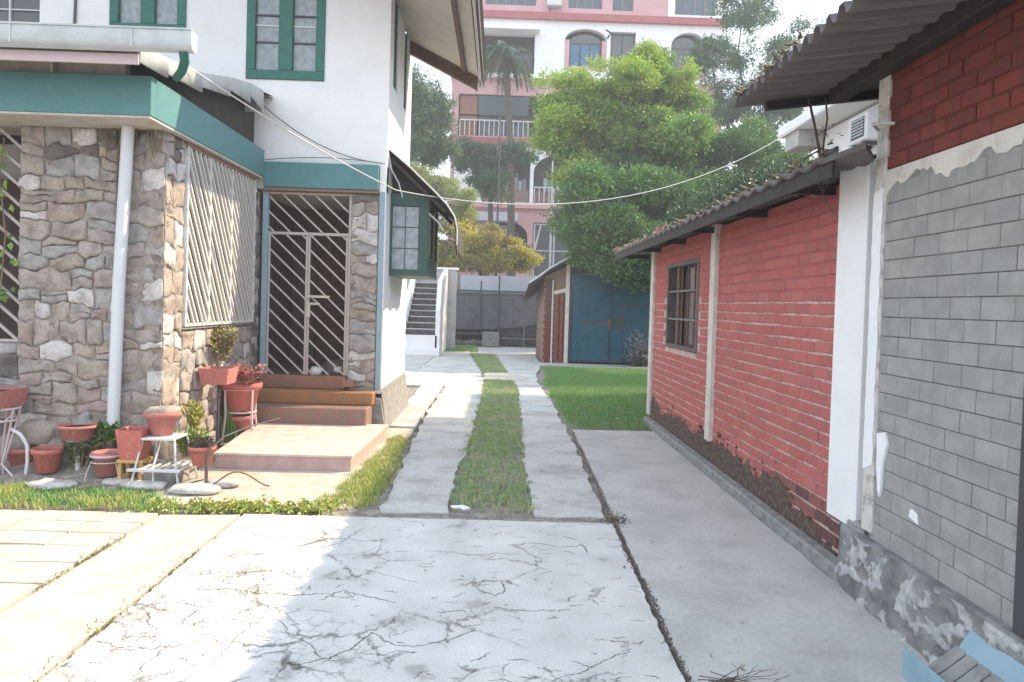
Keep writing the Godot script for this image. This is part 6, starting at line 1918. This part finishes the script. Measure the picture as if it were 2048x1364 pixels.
	for k in 5:
		var q: Array = [[-3.62, 5.98, 0.22], [-2.9, 6.02, 0.2], [-2.45, 5.95, 0.24], [-2.3, 6.15, 0.16], [-3.15, 6.1, 0.15]][k]
		var st := solo("flat_stone", rock(Vector3(q[2], 0.035, q[2] * 0.55), 80 + k), M.stone_light, ["flat pale stone in the bed left of the yellow wood", "flat stone between the white table and the grass", "broad flat stone right of the white table", "small flat stone under the iron pot stand", "small flat stone beneath the hanging square pot"][k], "stone", "flat stones in the planting bed")
		st.position = P(q[0], 0.02, q[1])


# ---------------------------------------------------------------- pots, stands and plants
func pot(called: String, label: String, at: Vector3, r_top: float, r_bot: float, h: float, mat: Material, soil := true, sq := 0.0, group := "", rim := true, tilt := Basis.IDENTITY) -> Node3D:
	var t := thing(called, label, "flower pot", group if group else "terracotta pots in front of the stone porch")
	var w := 0.012
	var prof := [[0.0, 0.0], [r_bot, 0.0], [lerpf(r_bot, r_top, 0.8), h * 0.78]]
	if rim:
		prof += [[r_top * 1.0, h * 0.785], [r_top * 1.08, h * 0.80], [r_top * 1.10, h * 0.985], [r_top * 1.06, h]]
	else:
		prof += [[r_top, h]]
	prof += [[r_top - w, h], [r_top - w - 0.004, h * 0.8]]
	part("body", MB.new().lathe(prof, at, 28 if sq <= 0.0 else 4, 0.006, sq, tilt), mat, t)
	if soil:
		var sp := [[0.0, h * 0.90], [r_top * 0.5, h * 0.88], [r_top - w - 0.002, h * 0.82]]
		part("soil", MB.new().lathe(sp, at, 20 if sq <= 0.0 else 4, 0.05, sq, tilt), M.potting_soil, t)
	return t


func bush(called: String, label: String, category: String, at: Vector3, size: Vector3, leaves: int, l: float, w: float, mat: Material, seed_: int, upright := 0.4, second: Material = null):
	var r := RandomNumberGenerator.new()
	r.seed = seed_
	var t := thing(called, label, category)
	var st := MB.new()
	var lf := [MB.new(), MB.new()]
	var stems := maxi(5, int(leaves / 26.0))
	for i in stems:
		var a := r.randf() * TAU
		var e := at + Vector3(cos(a) * size.x * r.randf(), size.y * r.randf_range(0.55, 1.0), sin(a) * size.z * r.randf())
		var b := at + Vector3(cos(a) * size.x * 0.15, 0, sin(a) * size.z * 0.15)
		var m := b.lerp(e, 0.5) + Vector3(0, size.y * 0.12, 0)
		st.tube([b, m, e], [0.006, 0.005, 0.002], 5, false)
		for k in int(float(leaves) / stems):
			var s := r.randf_range(0.2, 1.05)
			var p := (b.lerp(m, s * 2.0) if s < 0.5 else m.lerp(e, s * 2.0 - 1.0)) + Vector3(r.randfn(0, 0.012), r.randfn(0, 0.012), r.randfn(0, 0.012))
			var aa := r.randf() * TAU
			var dir := Vector3(cos(aa), upright + r.randf_range(-0.5, 0.6), sin(aa)).normalized()
			lf[1 if second and r.randf() < 0.35 else 0].leaf(p, dir, Vector3(-sin(aa), 0, cos(aa)), l * r.randf_range(0.6, 1.3), w * r.randf_range(0.7, 1.3))
	part("stems", st, M.leaf_dry, t)
	stuff(part("foliage", lf[0], mat, t))
	if second and lf[1].count > 0:
		stuff(part("foliage", lf[1], second, t))
	return t


func ring(c: Vector3, r: float, n := 18) -> Array:
	var p := []
	for k in n + 1:
		p.append(c + Vector3(cos(TAU * k / n) * r, 0, sin(TAU * k / n) * r))
	return p


func make_pots():
	# far left: square pot on a curly pink-white iron stand
	var st := thing("iron_plant_stand", "curly pinkish white iron stand at the far left", "plant stand", "stands holding the flower pots")
	var c := P(-4.22, 0.0, 6.22)
	for k in 3:
		part("ring", MB.new().tube(ring(c + Vector3.UP * [0.60, 0.50, 0.12][k], [0.15, 0.14, 0.03][k]), 0.010, 6), M.pink_metal, st)
	for k in 6:
		var a := TAU * k / 6.0 + 0.3
		var q := Vector3(cos(a), 0, sin(a))
		part("leg", MB.new().tube([c + Vector3.UP * 0.60 + q * 0.15, c + Vector3.UP * 0.46 + q * 0.12, c + Vector3.UP * 0.30 + q * 0.08, c + Vector3.UP * 0.12 + q * 0.03, c + Vector3.UP * 0.02 + q * (0.025 if k % 2 else 0.16)], 0.010, 6), M.pink_metal, st)
		part("scroll", MB.new().tube([c + Vector3.UP * 0.51 + q.rotated(Vector3.UP, -0.4) * 0.145, c + Vector3.UP * 0.56 + q * 0.15, c + Vector3.UP * 0.51 + q.rotated(Vector3.UP, 0.4) * 0.145], 0.006, 5), M.pink_metal, st)
	part("foot", MB.new().tube([c + Vector3(0.10, 0.43, 0.02), c + Vector3(0.19, 0.38, 0.02), c + Vector3(0.245, 0.29, 0.02), c + Vector3(0.25, 0.16, 0.02), c + Vector3(0.235, 0.02, 0.02)], 0.015, 8), M.white_metal, st)
	pot("square_pot", "square terracotta pot on the curly iron stand, far left", c + Vector3(-0.06, 0.61, 0), 0.19, 0.16, 0.15, M.terracotta_old, true, 1.0, "", false)
	pot("clay_pot", "dark red pot on the ground inside the curly iron stand", P(-4.15, 0.03, 6.45), 0.15, 0.10, 0.20, M.terracotta_old)
	# two low pots in front of the bed
	pot("clay_pot", "round clay pot with crumbling rim between iron stand and bush", P(-3.85, 0.055, 6.28), 0.115, 0.085, 0.20, M.terracotta)
	var p2 := pot("clay_pot", "reddish pot with a worn white rim in a wire ring stand", P(-3.31, 0.05, 6.22), 0.112, 0.085, 0.20, M.terracotta_old)
	part("worn_rim", MB.new().tube(ring(P(-3.31, 0.222, 6.22), 0.124), 0.012, 6), M.pink_metal, p2)
	var ws := thing("wire_ring_stand", "rusty wire ring stand on thin legs around the worn pot", "plant stand", "stands holding the flower pots")
	part("ring", MB.new().tube(ring(P(-3.31, 0.17, 6.22), 0.118), 0.006, 6), M.cable_white, ws)
	for k in 3:
		var q := Vector3(cos(k * 2.1 + 0.5), 0, sin(k * 2.1 + 0.5))
		part("leg", MB.new().tube([P(-3.31, 0.17, 6.22) + q * 0.118, P(-3.31, 0.08, 6.22) + q * 0.15, P(-3.31, 0.01, 6.22) + q * 0.165], 0.006, 6), M.cable_white, ws)
	# pot hooked high on the yellow wood
	pot("square_pot", "tall smooth terracotta pot standing on yellow wood", P(-3.05, 0.215, 6.16), 0.135, 0.10, 0.25, M.terracotta, true, 0.35, "", false)
	var yw := thing("wooden_stand", "yellow wooden block stand under the tall terracotta pot", "plant stand", "stands holding the flower pots")
	part("seat", MB.new().bx(P(-3.16, 0.185, 6.07), P(-2.94, 0.213, 6.26), 0.006), M.yellow_wood, yw)
	for k in 4:
		part("leg", MB.new().bx(P([-3.15, -3.15, -2.98, -2.98][k], 0.02, [6.08, 6.21, 6.08, 6.21][k]), P([-3.12, -3.12, -2.95, -2.95][k], 0.184, [6.11, 6.24, 6.11, 6.24][k]), 0.004), M.yellow_wood, yw)
	pot("shallow_bowl", "shallow pink bowl half hidden by the leafy bush", P(-3.62, 0.335, 6.33), 0.150, 0.12, 0.12, M.terracotta_old)
	var bs := thing("bowl_stand", "grey post holding up the shallow pink bowl", "plant stand", "stands holding the flower pots")
	part("post", MB.new().tube([P(-3.62, 0.05, 6.33), P(-3.62, 0.332, 6.33)], 0.022, 8), M.stone_light, bs)
	part("plate", MB.new().lathe([[0.0, 0.0], [0.10, 0.0], [0.10, 0.012], [0.0, 0.012]], P(-3.62, 0.318, 6.33)), M.stone_grey, bs)
	# white iron table with a dark urn
	var tb := thing("white_iron_table", "low white iron table with a lower shelf", "table")
	var tc := P(-2.82, 0.0, 6.22)
	part("top_shelf", MB.new().bx(P(-3.0, 0.385, 6.06), P(-2.68, 0.405, 6.34), 0.004), M.white_metal, tb)
	part("shelf_rail", MB.new().bx(P(-3.03, 0.135, 5.99), P(-2.60, 0.160, 6.02), 0.004), M.white_metal, tb)
	part("shelf_rail", MB.new().bx(P(-3.03, 0.135, 6.36), P(-2.60, 0.160, 6.39), 0.004), M.white_metal, tb)
	for k in 7:
		part("shelf_bar", MB.new().bx(P(-3.01 + k * 0.064, 0.138, 6.02), P(-2.99 + k * 0.064, 0.156, 6.36), 0.003), M.white_metal, tb)
	for sx in [-1.0, 1.0]:
		for sz in [-1.0, 1.0]:
			part("leg", MB.new().tube([tc + Vector3(sx * 0.13, 0.39, sz * 0.12), tc + Vector3(sx * 0.17, 0.15, sz * 0.17), tc + Vector3(sx * 0.20, 0.0, sz * 0.19)], 0.009, 6), M.white_metal, tb)
	part("brace", MB.new().tube([tc + Vector3(0.0, 0.40, 0.05), tc + Vector3(-0.02, 0.16, 0.18), tc + Vector3(0.0, 0.0, 0.2)], 0.009, 6), M.white_metal, tb)
	var urn := pot("dark_urn", "rounded dark red urn standing on the white iron table", P(-2.85, 0.407, 6.22), 0.135, 0.085, 0.20, M.terracotta_old)
	part("dry_moss", rock(Vector3(0.14, 0.055, 0.13), 33), M.stone_tan, urn, P(-2.85, 0.605, 6.22))
	solo("grey_block", MB.new().box(P(-2.82, 0.055, 6.22), Vector3(0.34, 0.10, 0.22), Basis(Vector3.UP, 0.05), 0.012), M.cement, "grey concrete block under the white iron table", "block")
	# pot with dark soil on an iron post
	pot("clay_pot", "small clay pot heaped with dark dry roots on an iron post", P(-2.49, 0.17, 6.18), 0.105, 0.075, 0.16, M.terracotta)
	var heap := MB.new()
	for i in 70:
		var a := rng.randf() * TAU
		var rr := rng.randf_range(0.02, 0.12)
		var p0 := P(-2.49, 0.31 + rng.randf() * 0.05, 6.18) + Vector3(cos(a) * rr * 0.7, 0, sin(a) * rr * 0.7)
		heap.tube([p0, p0 + Vector3(rng.randfn(0, 0.04), rng.randf_range(0.01, 0.06), rng.randfn(0, 0.04)), p0 + Vector3(rng.randfn(0, 0.07), rng.randf_range(-0.01, 0.05), rng.randfn(0, 0.06))], [0.006, 0.005, 0.002], 4, false)
	var hp := solo("dry_root_ball", heap, M.potting_soil, "ball of dark dry roots in the pot on the iron post", "dead plant")
	stuff(part("soil_heap", rock(Vector3(0.11, 0.06, 0.10), 44), M.potting_soil, hp, P(-2.49, 0.32, 6.18)))
	var ip := thing("iron_post_stand", "dark iron post stand with curved wire feet", "plant stand", "stands holding the flower pots")
	part("post", MB.new().tube([P(-2.42, 0.0, 6.10), P(-2.42, 0.20, 6.10), P(-2.40, 0.36, 6.12)], 0.014, 8), M.sheet_metal, ip)
	part("ring", MB.new().tube(ring(P(-2.49, 0.285, 6.18), 0.112), 0.006, 6), M.sheet_metal, ip)
	part("curl", MB.new().tube([P(-2.41, 0.30, 6.10), P(-2.33, 0.40, 6.25), P(-2.2, 0.45, 6.5), P(-2.02, 0.48, 6.8)], [0.008, 0.007, 0.006, 0.005], 6), M.cable_dark, ip)
	part("foot", MB.new().tube([P(-2.44, 0.06, 6.10), P(-2.60, 0.02, 6.08), P(-2.68, 0.06, 6.08)], 0.007, 6), M.cable_dark, ip)
	var hose := []
	for k in 12:
		var s := k / 11.0
		hose.append(P(-2.40 + 0.50 * s, 0.02 + 0.13 * sin(s * PI) * sin(s * PI) - 0.01 * s, 6.08 - 0.05 * sin(s * 5.0)))
	solo("loose_wire", MB.new().tube(hose, 0.007, 6), M.rust, "brown loose wire arching over the ground by the landing", "wire")
	# stacked pots at the left end of the landing
	var rs := thing("tall_plant_stand", "tall white iron stand holding the big red tub by the steps", "plant stand", "stands holding the flower pots")
	var rc := P(-2.83, 0.0, 8.05)
	part("ring", MB.new().tube(ring(rc + Vector3.UP * 0.60, 0.20), 0.014, 6), M.pink_metal, rs)
	part("ring", MB.new().tube(ring(rc + Vector3.UP * 0.34, 0.16), 0.012, 6), M.pink_metal, rs)
	for k in 4:
		var q := Vector3(cos(k * PI / 2 + 0.6), 0, sin(k * PI / 2 + 0.6))
		part("leg", MB.new().tube([rc + Vector3.UP * 0.62 + q * 0.2, rc + Vector3.UP * 0.3 + q * 0.19, rc + q * 0.23], 0.014, 6), M.pink_metal, rs)
	pot("red_tub", "big bright red tub on the tall white stand by the steps", rc + Vector3.UP * 0.36, 0.205, 0.15, 0.30, M.red_brick_bright)
	pot("clay_pot", "lower clay pot inside the tall white stand", rc + Vector3.UP * 0.05, 0.14, 0.10, 0.25, M.terracotta_old)
	var sp := pot("square_pot", "upper square clay pot on a thin post before the stone wall", P(-2.83, 0.72, 7.40), 0.15, 0.125, 0.16, M.terracotta_old, true, 1.0, "", false)
	part("post", MB.new().tube([P(-2.83, 0.02, 7.40), P(-2.83, 0.72, 7.40)], 0.014, 6), M.dark_metal, sp)
	bush("dead_plant", "reddish dry plant between the square pot and the steps", "dead plant", P(-2.72, 0.62, 7.9), Vector3(0.24, 0.26, 0.16), 420, 0.05, 0.03, M.terracotta_old, 5, 0.1)
	# plants
	bush("leafy_bush", "dense leafy green bush among the clay pots", "bush", P(-3.62, 0.04, 6.36), Vector3(0.26, 0.34, 0.12), 900, 0.045, 0.026, M.leaf_plain, 11, 0.4, M.leaf_dry)
	bush("broad_leaf_plant", "blue-green broad-leaved plant at the foot of the drain pipe", "plant", P(-3.38, 0.28, 6.38), Vector3(0.13, 0.17, 0.08), 260, 0.055, 0.042, M.leaf_plain, 12, 0.5)
	bush("herb_plant", "fresh bright green herbs behind the white iron table", "plant", P(-2.72, 0.18, 6.42), Vector3(0.20, 0.26, 0.08), 620, 0.040, 0.020, M.leaf_bright, 13, 0.7)
	bush("yellow_herb", "yellowish sprigs beside the low stone wall", "plant", P(-2.86, 0.28, 6.9), Vector3(0.14, 0.30, 0.10), 420, 0.045, 0.016, M.leaf_yellow, 14, 0.9)
	bush("wall_shrub", "small variegated shrub growing from the low stone wall", "shrub", P(-2.92, 0.92, 7.75), Vector3(0.17, 0.36, 0.30), 700, 0.045, 0.028, M.leaf_dry, 15, 0.5, M.leaf_yellow)
	var cc := thing("column_cactus", "green column-shaped cactus beside the red tub", "cactus")
	var cm := MB.new()
	for k in 5:
		var x := -2.99 + 0.035 * k
		var hh: float = [0.30, 0.46, 0.5, 0.38, 0.24][k]
		cm.tube([P(x, 0.02, 7.92), P(x + 0.005, hh * 0.6, 7.92), P(x, hh, 7.92)], [0.026, 0.028, 0.012], 8)
	part("stems", cm, M.leaf_plain, cc)
	var under: Node3D = bush("ground_cover", "dark creeping greenery under the yellow wood", "plant", P(-3.0, 0.02, 6.36), Vector3(0.22, 0.14, 0.07), 420, 0.03, 0.018, M.leaf_plain, 16, 0.3, M.leaf_dry)
	under.set_meta("category", "plant")
	# creeper on the far left lattice
	var cr := thing("creeper", "light green creeper leaves on the far left window bars", "vine")
	var cs := MB.new()
	cs.tube([P(-4.5, 1.2, 6.53), P(-4.44, 1.6, 6.53), P(-4.40, 2.1, 6.53), P(-4.46, 2.6, 6.53), P(-4.42, 2.95, 6.53)], 0.007, 5)
	part("stem", cs, M.leaf_dry, cr)
	for i in 46:
		var hgt := rng.randf_range(1.4, 2.95)
		var x := -4.46 + rng.randfn(0, 0.09)
		var a := rng.randf() * TAU
		var l := MB.new()
		l.leaf(Vector3.ZERO, Vector3(cos(a), sin(a) * 0.9 - 0.2, 0.3).normalized(), Vector3(-sin(a), cos(a), 0), rng.randf_range(0.05, 0.09), rng.randf_range(0.04, 0.07))
		part("leaf", l, M.leaf_bright if i % 3 else M.leaf_plain, cr, P(minf(x, -4.30), hgt, 6.50 + rng.randf_range(-0.03, 0.02)))


# ---------------------------------------------------------------- cables
func sagging(a: Vector3, b: Vector3, sag: float, n := 16) -> Array:
	var p := []
	for k in n + 1:
		var s := float(k) / n
		p.append(a.lerp(b, s) - Vector3.UP * sag * 4.0 * s * (1.0 - s))
	return p


func make_wires():
	# white cable: from the porch roof past the house corner, across the drive to the right
	solo("white_cable", MB.new().tube(sagging(P(-2.80, 3.62, 6.6), P(-1.30, 2.96, 8.9), 0.05), 0.0075, 6), M.cable_white, "white cable from the porch roof edge down to the house corner", "cable", "cables strung along the house and across the drive")
	solo("white_cable", MB.new().tube(sagging(P(-1.30, 2.96, 8.9), P(6.12, 5.6, 13.5), 0.82, 28), 0.0075, 6), M.cable_white, "white cable sagging across the drive to the flat-roofed house", "cable", "cables strung along the house and across the drive")
	solo("thin_cable", MB.new().tube(sagging(P(-3.05, 4.03, 8.98), P(-1.5, 3.30, 9.0), 0.16), 0.006, 6), M.cable_dark, "thin grey cable across the white wall above the teal beam", "cable", "cables strung along the house and across the drive")
	solo("thin_cable", MB.new().tube(sagging(P(-2.92, 3.29, 8.97), P(-1.46, 3.29, 8.99), -0.05), 0.005, 6), M.cable_dark, "thin cable running just above the lintel beam", "cable", "cables strung along the house and across the drive")
	solo("drooping_cord", MB.new().tube([P(-1.44, 3.45, 9.15), P(-1.40, 3.25, 9.13), P(-1.30, 3.08, 9.12), P(-1.24, 2.90, 9.05)], 0.008, 6), M.cable_white, "short white cord drooping under the dark awning", "cord")
	solo("leaning_pole", MB.new().tube([P(1.15, 2.3, 30.0), P(1.3, 3.6, 30.0), P(1.62, 4.95, 30.0)], [0.05, 0.045, 0.035], 8), M.soffit, "pale pole leaning to the right in front of the glass storey", "pole")
